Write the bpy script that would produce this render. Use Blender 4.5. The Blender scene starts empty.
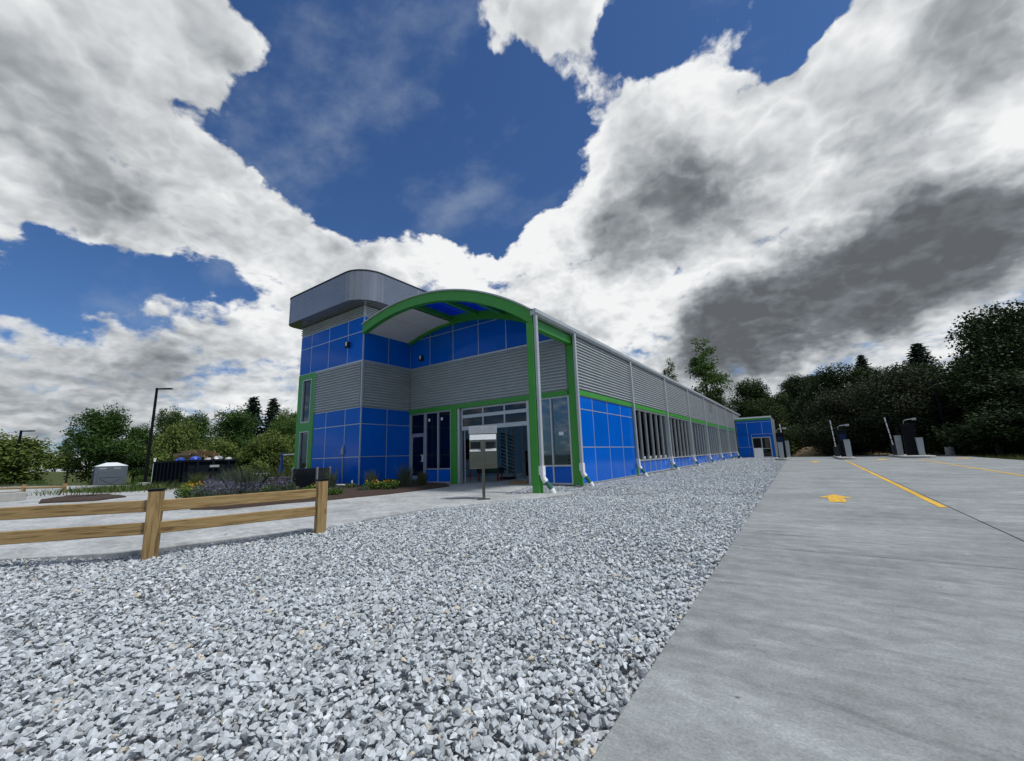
import bpy, bmesh, math, random
import numpy as np
from mathutils import Vector, Matrix
R = math.radians
random.seed(7)
rng = np.random.default_rng(7)
scene = bpy.context.scene
col = scene.collection

# ------------------------------------------------------------------ camera
CAM = Vector((6.553, -13.49, 1.10))
PITCH, ROLL, YAW, FPX = R(10.487), R(-1.866), R(-34.705), 408.27
fw = Vector((math.sin(YAW)*math.cos(PITCH), math.cos(YAW)*math.cos(PITCH), math.sin(PITCH)))
rt0 = Vector((math.cos(YAW), -math.sin(YAW), 0)); up0 = rt0.cross(fw)
rt = math.cos(ROLL)*rt0 + math.sin(ROLL)*up0
up = -math.sin(ROLL)*rt0 + math.cos(ROLL)*up0
cd = bpy.data.cameras.new('camera'); cam = bpy.data.objects.new('camera', cd); col.objects.link(cam)
cd.sensor_fit = 'HORIZONTAL'; cd.sensor_width = 36.0; cd.lens = FPX/1024*36
cd.clip_start = 0.05; cd.clip_end = 6000
cam.matrix_world = Matrix(((rt.x, up.x, -fw.x, CAM.x), (rt.y, up.y, -fw.y, CAM.y), (rt.z, up.z, -fw.z, CAM.z), (0, 0, 0, 1)))
scene.camera = cam
scene.view_settings.view_transform = 'Standard'
scene.view_settings.look = 'None'
scene.view_settings.exposure = 0.20
scene.view_settings.gamma = 1.0

# ------------------------------------------------------------------ sun
SUN_EL, SUN_AZ = R(62), R(84)          # azimuth clockwise from +Y
sun_dir = Vector((math.sin(SUN_AZ)*math.cos(SUN_EL), math.cos(SUN_AZ)*math.cos(SUN_EL), math.sin(SUN_EL)))
sl = bpy.data.lights.new('sun', 'SUN'); sl.energy = 2.9; sl.angle = R(9); sl.color = (1.0, 0.985, 0.96)
so = bpy.data.objects.new('sun', sl); col.objects.link(so)
so.rotation_euler = sun_dir.to_track_quat('Z', 'Y').to_euler()

# ------------------------------------------------------------------ sky with clouds (by direction, at infinity)
SKY_STRENGTH = 0.1
world = bpy.data.worlds.new('World'); scene.world = world; world.use_nodes = True
wt = world.node_tree; wn = wt.nodes; wl = wt.links; wn.clear()
def _n(t, **k):
    n = wn.new(t)
    for a, v in k.items(): setattr(n, a, v)
    return n
def _in(n, i, v):
    if v is None: return
    if isinstance(v, (int, float)): n.inputs[i].default_value = v
    elif isinstance(v, (tuple, list, Vector)): n.inputs[i].default_value = tuple(v)
    else: wl.new(v, n.inputs[i])
def M_(op, a, b=None, c=None, clamp=False):
    n = _n('ShaderNodeMath', operation=op, use_clamp=clamp)
    _in(n, 0, a); _in(n, 1, b); _in(n, 2, c)
    return n.outputs[0]
def V_(op, a, b=None, s=None):
    n = _n('ShaderNodeVectorMath', operation=op)
    _in(n, 0, a); _in(n, 1, b)
    if s is not None: n.inputs['Scale'].default_value = s
    return n.outputs['Value'] if op == 'DOT_PRODUCT' else n.outputs[0]
def noise_(vec, scale, detail, rough, out=0, dist=0.0):
    n = _n('ShaderNodeTexNoise'); wl.new(vec, n.inputs['Vector'])
    n.inputs['Scale'].default_value = scale; n.inputs['Detail'].default_value = detail
    n.inputs['Roughness'].default_value = rough; n.inputs['Distortion'].default_value = dist
    return n.outputs[out]
def smooth_(v, a, b):
    n = _n('ShaderNodeMapRange', interpolation_type='SMOOTHSTEP')
    wl.new(v, n.inputs[0]); n.inputs[1].default_value = a; n.inputs[2].default_value = b
    return n.outputs[0]
def mix_(f, a, b, blend='MIX'):
    n = _n('ShaderNodeMix', data_type='RGBA', blend_type=blend)
    _in(n, 0, f); 
    for i, v in ((6, a), (7, b)):
        if isinstance(v, tuple): n.inputs[i].default_value = (*v, 1)
        else: wl.new(v, n.inputs[i])
    return n.outputs[2]
# cloud masses by compass direction: rows are 32 azimuths (-110..40 deg clockwise from +Y) and 32 elevations (0..62 deg);
# the coverage is the sum over columns of AZ[i]*EL[j]
CLOUD_AZ = [(-0.00,-0.00,0.00,0.00,-0.00,0.00,0.00,-0.00,-0.00),
(-0.00,-0.01,0.00,0.00,0.00,0.00,0.00,-0.00,-0.00),
(-0.03,-0.06,0.02,0.01,0.02,0.01,0.00,-0.01,-0.01),
(-0.20,-0.30,0.09,0.07,0.15,0.03,0.08,-0.06,-0.07),
(-0.66,-0.69,0.12,-0.02,0.40,0.17,0.39,-0.31,-0.12),
(-0.81,-0.80,-0.21,-0.79,0.32,0.80,0.22,0.18,0.29),
(-0.95,-0.77,-0.29,-0.71,-0.03,0.36,-0.06,0.13,-0.24),
(-0.92,-0.62,-0.44,-0.80,-0.15,-0.33,-0.08,-0.23,-0.13),
(-0.86,-0.09,-0.39,-0.73,0.30,-0.67,-0.20,-0.12,-0.14),
(-0.82,0.86,0.05,-0.32,0.65,-0.32,-0.15,-0.11,0.31),
(-0.78,1.07,0.47,-0.18,0.12,-0.17,0.17,0.20,0.08),
(-0.69,1.11,0.43,-0.28,0.02,0.10,0.17,0.24,-0.06),
(-0.68,1.14,0.49,-0.35,-0.04,0.01,0.09,0.02,-0.13),
(-0.75,1.17,0.44,-0.23,-0.14,0.03,0.08,-0.00,-0.04),
(-0.78,1.13,-0.09,0.00,-0.19,0.27,-0.10,-0.12,-0.04),
(-0.80,1.09,-0.56,0.20,-0.28,0.46,-0.13,-0.28,-0.19),
(-0.87,0.94,-0.73,0.23,-0.05,0.14,0.13,-0.19,0.04),
(-0.99,0.38,-0.86,0.34,-0.00,-0.20,0.33,0.10,0.18),
(-1.09,-0.04,-0.88,0.51,0.12,-0.21,0.04,0.41,0.04),
(-1.17,-0.43,-0.28,0.39,-0.18,0.03,-0.16,0.17,-0.16),
(-1.19,-0.52,0.33,-0.00,-0.50,-0.11,0.03,0.11,0.00),
(-1.19,-0.52,0.47,-0.10,-0.53,-0.20,0.09,0.18,0.01),
(-1.17,-0.56,0.25,0.06,-0.48,-0.16,0.15,-0.06,0.17),
(-1.15,-0.44,0.22,0.25,-0.11,0.01,-0.16,-0.15,0.11),
(-1.15,-0.12,0.36,0.42,0.57,0.18,-0.71,0.22,-0.15),
(-1.15,-0.35,0.34,0.31,0.11,0.12,-0.30,-0.18,0.14),
(-1.13,-0.42,0.30,0.30,-0.01,0.03,-0.05,-0.30,0.25),
(-0.89,-0.39,0.36,0.57,0.38,-0.07,0.53,-0.13,-0.29),
(-0.30,-0.24,0.12,0.20,0.46,-0.09,0.35,0.08,-0.11),
(-0.04,-0.03,0.02,0.03,0.06,-0.01,0.04,0.02,-0.01),
(-0.00,-0.00,0.00,0.00,0.00,-0.00,0.00,0.00,-0.00),
(-0.00,-0.00,0.00,0.00,0.00,-0.00,0.00,0.00,-0.00)]
CLOUD_EL = [(-0.50,0.06,-0.20,-0.22,-0.24,0.01,-0.10,0.28,-0.21),
(-0.77,0.04,-0.22,-0.35,-0.27,0.01,-0.26,0.25,-0.23),
(-1.04,0.05,-0.17,-0.37,-0.21,0.02,-0.44,0.15,-0.04),
(-1.19,0.14,-0.17,-0.35,-0.12,0.14,-0.36,0.01,0.25),
(-1.25,0.21,-0.16,-0.36,-0.07,0.15,-0.22,-0.01,0.28),
(-1.27,0.23,-0.11,-0.35,-0.03,0.13,-0.13,0.01,0.18),
(-1.26,0.27,-0.07,-0.22,-0.07,-0.09,-0.13,-0.08,-0.13),
(-1.18,0.38,0.06,0.19,-0.15,-0.52,-0.18,-0.25,-0.20),
(-1.07,0.47,0.23,0.70,-0.29,-0.53,-0.11,-0.17,0.02),
(-1.01,0.45,0.31,0.91,-0.42,-0.18,0.07,0.07,0.05),
(-1.08,0.38,0.27,0.68,-0.28,0.23,0.28,0.24,0.10),
(-1.22,0.27,0.14,0.15,0.03,0.50,0.38,0.24,0.14),
(-1.31,0.22,0.00,-0.23,0.20,0.19,0.31,-0.08,-0.21),
(-1.33,0.20,-0.01,-0.26,0.24,0.15,0.33,-0.17,-0.28),
(-1.26,0.02,-0.13,-0.19,0.31,0.06,0.25,-0.25,-0.06),
(-1.09,-0.40,-0.19,-0.04,0.46,-0.21,0.23,-0.13,0.13),
(-0.86,-0.90,-0.09,0.05,0.54,-0.45,0.07,0.17,0.14),
(-0.64,-1.29,0.10,0.20,0.44,-0.32,-0.08,0.27,0.09),
(-0.49,-1.41,0.32,0.36,0.20,0.14,-0.20,0.14,-0.13),
(-0.39,-1.42,0.51,0.38,0.01,0.44,-0.25,-0.01,-0.23),
(-0.31,-1.40,0.44,-0.00,-0.32,0.32,-0.17,-0.46,0.09),
(-0.14,-1.28,0.05,-0.38,-0.69,-0.02,0.38,-0.09,0.12),
(-0.06,-1.09,-0.45,-0.36,-0.59,-0.35,0.42,0.12,-0.01),
(0.04,-0.78,-0.75,0.01,-0.14,-0.23,0.03,0.05,-0.11),
(0.05,-0.42,-0.97,0.41,0.15,0.08,-0.22,-0.20,0.13),
(-0.04,-0.11,-0.95,0.54,0.02,0.27,-0.02,0.06,-0.09),
(-0.09,0.02,-0.81,0.47,-0.08,0.25,0.04,-0.04,-0.05),
(-0.07,0.02,-0.53,0.31,-0.10,0.16,0.04,-0.13,0.01),
(-0.03,0.00,-0.26,0.15,-0.05,0.06,0.03,-0.05,0.04),
(-0.01,-0.01,-0.10,0.06,-0.02,0.01,0.01,-0.00,0.03),
(-0.00,-0.01,-0.03,0.02,-0.00,-0.00,0.00,0.00,0.01),
(0.00,-0.00,-0.01,0.01,-0.00,-0.00,0.00,0.00,0.00)]
SHADE_AZ = [(0.00,0.00,0.00,0.00,0.00,0.00),
(0.00,0.00,0.00,0.00,0.00,0.00),
(0.00,0.00,0.00,0.00,0.00,-0.00),
(0.00,0.01,0.02,0.02,0.01,-0.01),
(0.02,0.14,0.21,0.15,0.07,-0.05),
(0.02,0.37,0.48,-0.04,-0.22,0.01),
(0.04,0.32,0.11,-0.18,-0.60,-0.11),
(0.01,0.07,-0.24,0.07,-0.40,-0.25),
(-0.11,-0.14,-0.00,-0.11,-0.14,0.10),
(-0.17,-0.22,-0.06,0.02,-0.01,0.06),
(-0.06,-0.07,-0.02,0.02,0.01,0.01),
(-0.02,-0.03,-0.05,0.02,-0.00,-0.00),
(-0.04,-0.09,-0.19,0.09,-0.02,-0.02),
(-0.09,-0.17,-0.38,0.19,-0.03,-0.04),
(-0.11,-0.20,-0.45,0.23,-0.04,-0.04),
(-0.11,-0.19,-0.42,0.22,-0.03,-0.04),
(-0.14,-0.16,-0.39,0.23,-0.01,-0.05),
(-0.20,-0.10,-0.27,0.20,0.05,-0.09),
(-0.27,0.04,-0.12,-0.12,0.20,-0.45),
(-0.20,0.36,0.36,-0.08,0.31,-0.32),
(0.13,0.68,0.28,0.16,0.24,0.10),
(0.78,1.00,-0.31,0.23,0.01,0.19),
(1.00,0.60,-0.43,-0.04,0.01,-0.21),
(1.06,-0.08,-0.41,-0.37,0.03,-0.05),
(1.03,-0.55,-0.18,-0.09,0.18,0.17),
(0.93,-0.48,0.38,-0.23,0.03,-0.23),
(0.95,-0.40,0.54,0.29,-0.16,0.04),
(0.47,-0.19,0.31,0.75,-0.02,-0.19),
(0.04,0.02,0.07,0.15,0.02,-0.01),
(0.00,0.00,0.00,0.01,0.00,0.00),
(0.00,0.00,0.00,0.00,0.00,0.00),
(0.00,0.00,0.00,0.00,0.00,0.00)]
SHADE_EL = [(-0.00,0.01,0.00,-0.00,-0.03,-0.01),
(-0.00,0.02,0.01,-0.01,-0.11,-0.04),
(-0.00,0.06,0.02,-0.02,-0.27,-0.09),
(0.00,0.16,0.02,-0.00,-0.46,-0.13),
(0.08,0.38,-0.09,0.06,-0.50,-0.10),
(0.33,0.71,-0.35,0.14,-0.28,0.06),
(0.67,0.67,-0.52,-0.01,0.06,0.12),
(1.07,0.30,-0.42,-0.11,0.24,0.20),
(1.28,-0.05,-0.10,-0.00,0.04,-0.05),
(1.18,-0.36,0.09,-0.03,-0.07,-0.22),
(0.97,-0.58,0.38,-0.09,-0.09,-0.04),
(0.51,-0.34,0.53,-0.15,-0.15,0.13),
(0.09,0.15,0.45,-0.38,-0.12,0.25),
(-0.07,0.54,0.41,-0.52,-0.04,0.14),
(-0.01,0.67,0.44,-0.32,0.13,-0.11),
(0.13,0.59,0.47,0.07,0.23,-0.26),
(0.22,0.44,0.47,0.40,0.14,-0.22),
(0.22,0.23,0.41,0.52,0.01,0.06),
(0.14,0.06,0.32,0.43,-0.08,0.34),
(0.03,-0.01,0.22,0.25,-0.06,0.30),
(-0.01,-0.03,0.14,0.10,0.03,0.14),
(-0.01,-0.03,0.07,0.03,0.09,0.07),
(-0.00,-0.02,0.02,0.01,0.08,0.04),
(-0.00,-0.01,0.00,0.00,0.04,0.02),
(-0.00,-0.00,0.00,0.00,0.01,0.01),
(0.00,-0.00,-0.00,0.00,0.00,0.00),
(0.00,-0.00,-0.00,0.00,0.00,0.00),
(0.00,-0.00,-0.00,0.00,0.00,0.00),
(0.00,-0.00,-0.00,0.00,0.00,0.00),
(0.00,-0.00,-0.00,0.00,0.00,0.00),
(0.00,0.00,0.00,0.00,0.00,0.00),
(0.00,0.00,0.00,-0.00,0.00,0.00)]
tc = _n('ShaderNodeTexCoord').outputs['Generated']
wob = V_('SCALE', V_('SUBTRACT', noise_(tc, 4.5, 5, 0.60, 1), (0.5, 0.5, 0.5)), s=0.24)
dw = V_('NORMALIZE', V_('ADD', tc, wob))
sep = _n('ShaderNodeSeparateXYZ'); wl.new(dw, sep.inputs[0])
az01 = M_('MULTIPLY_ADD', M_('ARCTAN2', sep.outputs[0], sep.outputs[1]), 180/math.pi/150, 110/150)
el01 = M_('MULTIPLY', M_('ARCSINE', sep.outputs[2]), 180/math.pi/62)
def ramp3(fac, rows):
    n = _n('ShaderNodeValToRGB'); wl.new(fac, n.inputs[0]); r = n.color_ramp; r.interpolation = 'CARDINAL'
    lo = [min(q[i] for q in rows) for i in range(3)]; hi = [max(q[i] for q in rows) for i in range(3)]
    while len(r.elements) < len(rows): r.elements.new(0.5)
    for i, q in enumerate(rows): r.elements[i].position = i/(len(rows)-1)
    for i, q in enumerate(rows): r.elements[i].color = (*[(q[k]-lo[k])/(hi[k]-lo[k]+1e-9) for k in range(3)], 1)
    m = _n('ShaderNodeVectorMath', operation='MULTIPLY_ADD'); wl.new(n.outputs[0], m.inputs[0])
    m.inputs[1].default_value = [h-l for h, l in zip(hi, lo)]; m.inputs[2].default_value = lo
    return m.outputs[0]
def table(A, E_):
    acc = None
    for c in range(0, len(A[0]), 3):
        d = V_('DOT_PRODUCT', ramp3(az01, [q[c:c+3] for q in A]), ramp3(el01, [q[c:c+3] for q in E_]))
        acc = d if acc is None else M_('ADD', acc, d)
    return acc
win = M_('MULTIPLY', M_('MULTIPLY', smooth_(az01, 0.0, 0.08), smooth_(az01, 1.0, 0.93)), smooth_(el01, 1.0, 0.90))
field = M_('MULTIPLY_ADD', M_('SUBTRACT', table(CLOUD_AZ, CLOUD_EL), 0.45), win, 0.45-0.30)
sz_ = _n('ShaderNodeSeparateXYZ'); wl.new(tc, sz_.inputs[0])
layer = M_('DIVIDE', 0.95, M_('ADD', M_('MAXIMUM', sz_.outputs[2], 0.0), 0.50))      # cloud decks seen ever more edge-on towards the horizon
lv = _n('ShaderNodeVectorMath', operation='SCALE'); wl.new(tc, lv.inputs[0]); wl.new(layer, lv.inputs['Scale'])
flat = V_('ADD', V_('MULTIPLY', lv.outputs[0], (1, 1, 1.6)), V_('SCALE', wob, s=0.30))
soft = M_('MULTIPLY_ADD', smooth_(sz_.outputs[2], 0.42, 0.10), 0.40, 0.40)
def fbm(vec, det): return noise_(vec, 5.6, det, 0.62, 0)
def billow(vec, det): return M_('ABSOLUTE', M_('SUBTRACT', noise_(vec, 9.0, det, 0.55), 0.5))     # puffy cells with creases between
off = (sun_dir.x*0.02, sun_dir.y*0.02, 0.032)
n0 = fbm(flat, 9)
b0 = billow(flat, 5)
b1 = billow(V_('ADD', flat, off), 3)
n2 = noise_(flat, 3.2, 3, 0.5)
dens = M_('MULTIPLY_ADD', M_('SUBTRACT', n0, 0.5), 2.9, M_('MINIMUM', field, 0.66))
dens = M_('MULTIPLY_ADD', M_('SUBTRACT', b0, 0.07), 2.2, dens)
shade = M_('MINIMUM', M_('MULTIPLY', table(SHADE_AZ, SHADE_EL), win), 1.0)
dens = M_('MULTIPLY_ADD', M_('MAXIMUM', shade, 0.0), 0.55, dens)
alpha = smooth_(M_('DIVIDE', M_('ADD', dens, 0.05), soft), 0.0, 1.0)
cirrus = M_('MULTIPLY', smooth_(noise_(V_('MULTIPLY', tc, (1, 1.8, 2.6)), 2.6, 6, 0.6), 0.46, 0.85), 0.5)
thick = smooth_(dens, 0.2, 1.25)
lit = M_('MULTIPLY_ADD', M_('SUBTRACT', b0, b1), 1.3, 0.81)
lit = M_('MULTIPLY_ADD', M_('SUBTRACT', n0, 0.5), 0.55, lit)
lit = M_('MULTIPLY_ADD', M_('SUBTRACT', n2, 0.5), 1.1, lit)
lit = M_('SUBTRACT', lit, M_('MULTIPLY', thick, 0.16))
lit = M_('SUBTRACT', lit, M_('MULTIPLY', shade, 0.60), clamp=True)
ramp = _n('ShaderNodeValToRGB'); wl.new(lit, ramp.inputs[0])
cr = ramp.color_ramp; cr.elements[0].position = 0.0; cr.elements[1].position = 1.0
cr.elements[0].color = (0.125, 0.135, 0.148, 1); cr.elements[1].color = (0.945, 0.955, 0.96, 1)
for p_, c_ in ((0.25, (0.195, 0.215, 0.235)), (0.5, (0.39, 0.415, 0.438)), (0.75, (0.665, 0.69, 0.71))):
    e_ = cr.elements.new(p_); e_.color = (*c_, 1)
sky = _n('ShaderNodeTexSky', sky_type='NISHITA'); sky.sun_disc = False
sky.sun_elevation = SUN_EL; sky.sun_rotation = SUN_AZ; sky.air_density = 1.0; sky.dust_density = 0.6; sky.ozone_density = 2.2
skyc = V_('MULTIPLY', sky.outputs[0], (0.38, 0.57, 0.82))
unit = 1.0/SKY_STRENGTH
cloudc = V_('SCALE', ramp.outputs[0], s=unit*0.83)
c1 = mix_(cirrus, skyc, tuple(v*unit for v in (0.36, 0.42, 0.50)))
fin = mix_(alpha, c1, cloudc)
bg = _n('ShaderNodeBackground'); wl.new(fin, bg.inputs[0]); bg.inputs[1].default_value = SKY_STRENGTH
world.cycles.sampling_method = 'MANUAL'; world.cycles.sample_map_resolution = 512
wo = _n('ShaderNodeOutputWorld'); wl.new(bg.outputs[0], wo.inputs[0])

# ------------------------------------------------------------------ materials
def new_mat(name):
    m = bpy.data.materials.new(name); m.use_nodes = True
    nt = m.node_tree; nt.nodes.clear()
    o = nt.nodes.new('ShaderNodeOutputMaterial'); b = nt.nodes.new('ShaderNodeBsdfPrincipled')
    nt.links.new(b.outputs[0], o.inputs[0])
    return m, nt, b, o
def simple(name, c, rough=0.6, metal=0.0, var=0.12, scale=3.0, bump=0.0, bscale=40.0, coat=0.0, spec=0.5, stretch=(1, 1, 1), coords='Object', rvar=0.0, objvar=0.0):
    m, nt, b, o = new_mat(name)
    N, L = nt.nodes.new, nt.links.new
    t = N('ShaderNodeTexCoord'); mp = N('ShaderNodeMapping'); mp.inputs['Scale'].default_value = stretch
    L(t.outputs[coords], mp.inputs[0])
    n = N('ShaderNodeTexNoise'); n.inputs['Scale'].default_value = scale; n.inputs['Detail'].default_value = 8; n.inputs['Roughness'].default_value = 0.65
    L(mp.outputs[0], n.inputs['Vector'])
    r = N('ShaderNodeValToRGB')
    r.color_ramp.elements[0].position = 0.3; r.color_ramp.elements[1].position = 0.7
    r.color_ramp.elements[0].color = (*[v*(1-var) for v in c], 1); r.color_ramp.elements[1].color = (*[min(1, v*(1+var)) for v in c], 1)
    L(n.outputs[0], r.inputs[0]); L(r.outputs[0], b.inputs['Base Color'])
    if objvar:      # panels differ a little from one another
        oi = N('ShaderNodeObjectInfo'); mo = N('ShaderNodeMapRange'); mo.inputs[3].default_value = 1-objvar; mo.inputs[4].default_value = 1+objvar; L(oi.outputs['Random'], mo.inputs[0])
        so_ = N('ShaderNodeVectorMath'); so_.operation = 'SCALE'; L(r.outputs[0], so_.inputs[0]); L(mo.outputs[0], so_.inputs['Scale']); L(so_.outputs[0], b.inputs['Base Color'])
    b.inputs['Roughness'].default_value = rough; b.inputs['Metallic'].default_value = metal
    b.inputs['Specular IOR Level'].default_value = spec
    if coat: b.inputs['Coat Weight'].default_value = coat; b.inputs['Coat Roughness'].default_value = 0.06
    if rvar:
        mr = N('ShaderNodeMapRange'); mr.inputs[3].default_value = rough-rvar; mr.inputs[4].default_value = rough+rvar
        L(n.outputs[0], mr.inputs[0]); L(mr.outputs[0], b.inputs['Roughness'])
    if bump:
        n2 = N('ShaderNodeTexNoise'); n2.inputs['Scale'].default_value = bscale; n2.inputs['Detail'].default_value = 6
        L(mp.outputs[0], n2.inputs['Vector'])
        bp = N('ShaderNodeBump'); bp.inputs['Strength'].default_value = bump; bp.inputs['Distance'].default_value = 0.02
        L(n2.outputs[0], bp.inputs['Height']); L(bp.outputs[0], b.inputs['Normal'])
    return m
MT = {}
MT['blue'] = simple('blue_panel_paint', (0.001, 0.115, 0.55), 0.10, 0, 0.07, 1.3, 0.03, 1.6, spec=0.17, objvar=0.10)
MT['green'] = simple('green_paint', (0.045, 0.285, 0.030), 0.40, 0, 0.08, 2.0, 0.05, 30)
MT['siding'] = simple('galvanised_siding', (0.42, 0.45, 0.455), 0.42, 0.12, 0.07, 1.2, 0.02, 12, rvar=0.06)
MT['fascia'] = simple('silver_fascia', (0.28, 0.29, 0.30), 0.28, 0.85, 0.05, 1.0, rvar=0.04)
MT['trim'] = simple('aluminium_trim', (0.50, 0.52, 0.53), 0.35, 0.4, 0.06, 4)
MT['gutter'] = simple('gutter_metal', (0.46, 0.48, 0.49), 0.42, 0.2, 0.08, 2)
MT['roof'] = simple('roof_metal', (0.42, 0.45, 0.47), 0.4, 0.4, 0.08, 1)
MT['soffit'] = simple('white_soffit', (0.62, 0.63, 0.62), 0.6, 0, 0.06, 2)
MT['wall'] = simple('wall_backing', (0.22, 0.23, 0.24), 0.7, 0, 0.1, 2)
MT['inner'] = simple('interior_blue_board', (0.20, 0.31, 0.42), 0.4, 0, 0.12, 1)
MT['white'] = simple('white_pvc', (0.78, 0.78, 0.76), 0.45, 0, 0.05, 6)
MT['drain'] = simple('green_drain_pipe', (0.02, 0.13, 0.085), 0.5, 0, 0.1, 8)
MT['steel'] = simple('stainless_steel', (0.19, 0.185, 0.155), 0.17, 1.0, 0.12, 1.5, rvar=0.05, stretch=(1, 1, 6))
MT['galv'] = simple('galvanised_steel', (0.42, 0.43, 0.43), 0.45, 0.6, 0.15, 9)
MT['black'] = simple('black_paint', (0.008, 0.009, 0.011), 0.5, 0, 0.2, 6, spec=0.06)
MT['dark'] = simple('dark_grey_metal', (0.025, 0.029, 0.033), 0.55, 0.1, 0.2, 6, spec=0.25)
MT['dumpster'] = simple('dumpster_black_paint', (0.008, 0.011, 0.016), 0.7, 0, 0.3, 3, 0.15, 20, spec=0.05)
MT['grey'] = simple('grey_plastic', (0.33, 0.35, 0.36), 0.5, 0, 0.06, 5)
MT['toilet'] = simple('toilet_plastic', (0.10, 0.12, 0.14), 0.5, 0, 0.1, 4)
MT['toiletroof'] = simple('toilet_roof_plastic', (0.60, 0.66, 0.66), 0.5, 0, 0.06, 4)
MT['red'] = simple('red_paint', (0.30, 0.015, 0.012), 0.5, 0, 0.1, 5)
MT['yellow'] = simple('yellow_road_paint', (0.60, 0.35, 0.03), 0.75, 0, 0.34, 9, 0.2, 80, coords='Generated')
MT['brush'] = simple('green_wash_cloth', (0.006, 0.06, 0.03), 0.8, 0, 0.2, 6)
MT['bluep'] = simple('blue_plastic', (0.02, 0.07, 0.38), 0.4, 0, 0.1, 5)
MT['screen'] = simple('kiosk_screen', (0.006, 0.015, 0.06), 0.3, 0, 0.3, 2, spec=0.15)
MT['label_blue'] = simple('kiosk_label_print', (0.06, 0.20, 0.45), 0.4, 0, 0.5, 5)
MT['paper'] = simple('paper_sticker', (0.75, 0.76, 0.76), 0.6, 0, 0.03, 5)
MT['dirt'] = simple('dry_dirt', (0.30, 0.22, 0.13), 0.95, 0, 0.3, 2, 0.6, 15)
MT['mulch'] = simple('bark_mulch', (0.045, 0.027, 0.018), 0.95, 0, 0.55, 22, 1.0, 60)
MT['bark'] = simple('tree_bark', (0.085, 0.07, 0.055), 0.9, 0, 0.3, 6, 0.5, 20, stretch=(1, 1, 0.3))
MT['base_concrete'] = simple('plain_concrete', (0.36, 0.355, 0.33), 0.85, 0, 0.12, 4, 0.2, 50)

def wood_mat():
    m, nt, b, o = new_mat('pressure_treated_wood'); N, L = nt.nodes.new, nt.links.new
    t = N('ShaderNodeTexCoord'); oi = N('ShaderNodeObjectInfo'); vm = N('ShaderNodeVectorMath'); vm.operation = 'ADD'
    L(t.outputs['Object'], vm.inputs[0]); L(oi.outputs['Location'], vm.inputs[1])
    mp = N('ShaderNodeMapping'); mp.inputs['Scale'].default_value = (14, 14, 1.1)   # grain runs along local Z
    L(vm.outputs[0], mp.inputs[0])
    n = N('ShaderNodeTexNoise'); n.inputs['Scale'].default_value = 2.2; n.inputs['Detail'].default_value = 9; n.inputs['Distortion'].default_value = 0.8
    L(mp.outputs[0], n.inputs['Vector'])
    r = N('ShaderNodeValToRGB'); e = r.color_ramp.elements
    e[0].position = 0.30; e[0].color = (0.12, 0.068, 0.022, 1); e[1].position = 0.72; e[1].color = (0.37, 0.255, 0.108, 1)
    k = e.new(0.45); k.color = (0.275, 0.180, 0.068, 1)
    L(n.outputs[0], r.inputs[0])
    v = N('ShaderNodeTexVoronoi'); mp2 = N('ShaderNodeMapping'); mp2.inputs['Scale'].default_value = (9, 9, 2.6)
    L(vm.outputs[0], mp2.inputs[0]); L(mp2.outputs[0], v.inputs['Vector']); v.inputs['Scale'].default_value = 1.0
    kr = N('ShaderNodeMapRange'); kr.inputs[1].default_value = 0.06; kr.inputs[2].default_value = 0.17; kr.inputs[3].default_value = 0.75; kr.inputs[4].default_value = 0
    L(v.outputs['Distance'], kr.inputs[0])
    mx = N('ShaderNodeMix'); mx.data_type = 'RGBA'; L(kr.outputs[0], mx.inputs[0]); L(r.outputs[0], mx.inputs[6]); mx.inputs[7].default_value = (0.09, 0.045, 0.018, 1)
    L(mx.outputs[2], b.inputs['Base Color']); b.inputs['Roughness'].default_value = 0.8
    bp = N('ShaderNodeBump'); bp.inputs['Strength'].default_value = 0.35; bp.inputs['Distance'].default_value = 0.01
    L(n.outputs[0], bp.inputs['Height']); L(bp.outputs[0], b.inputs['Normal'])
    return m
MT['wood'] = wood_mat()

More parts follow.
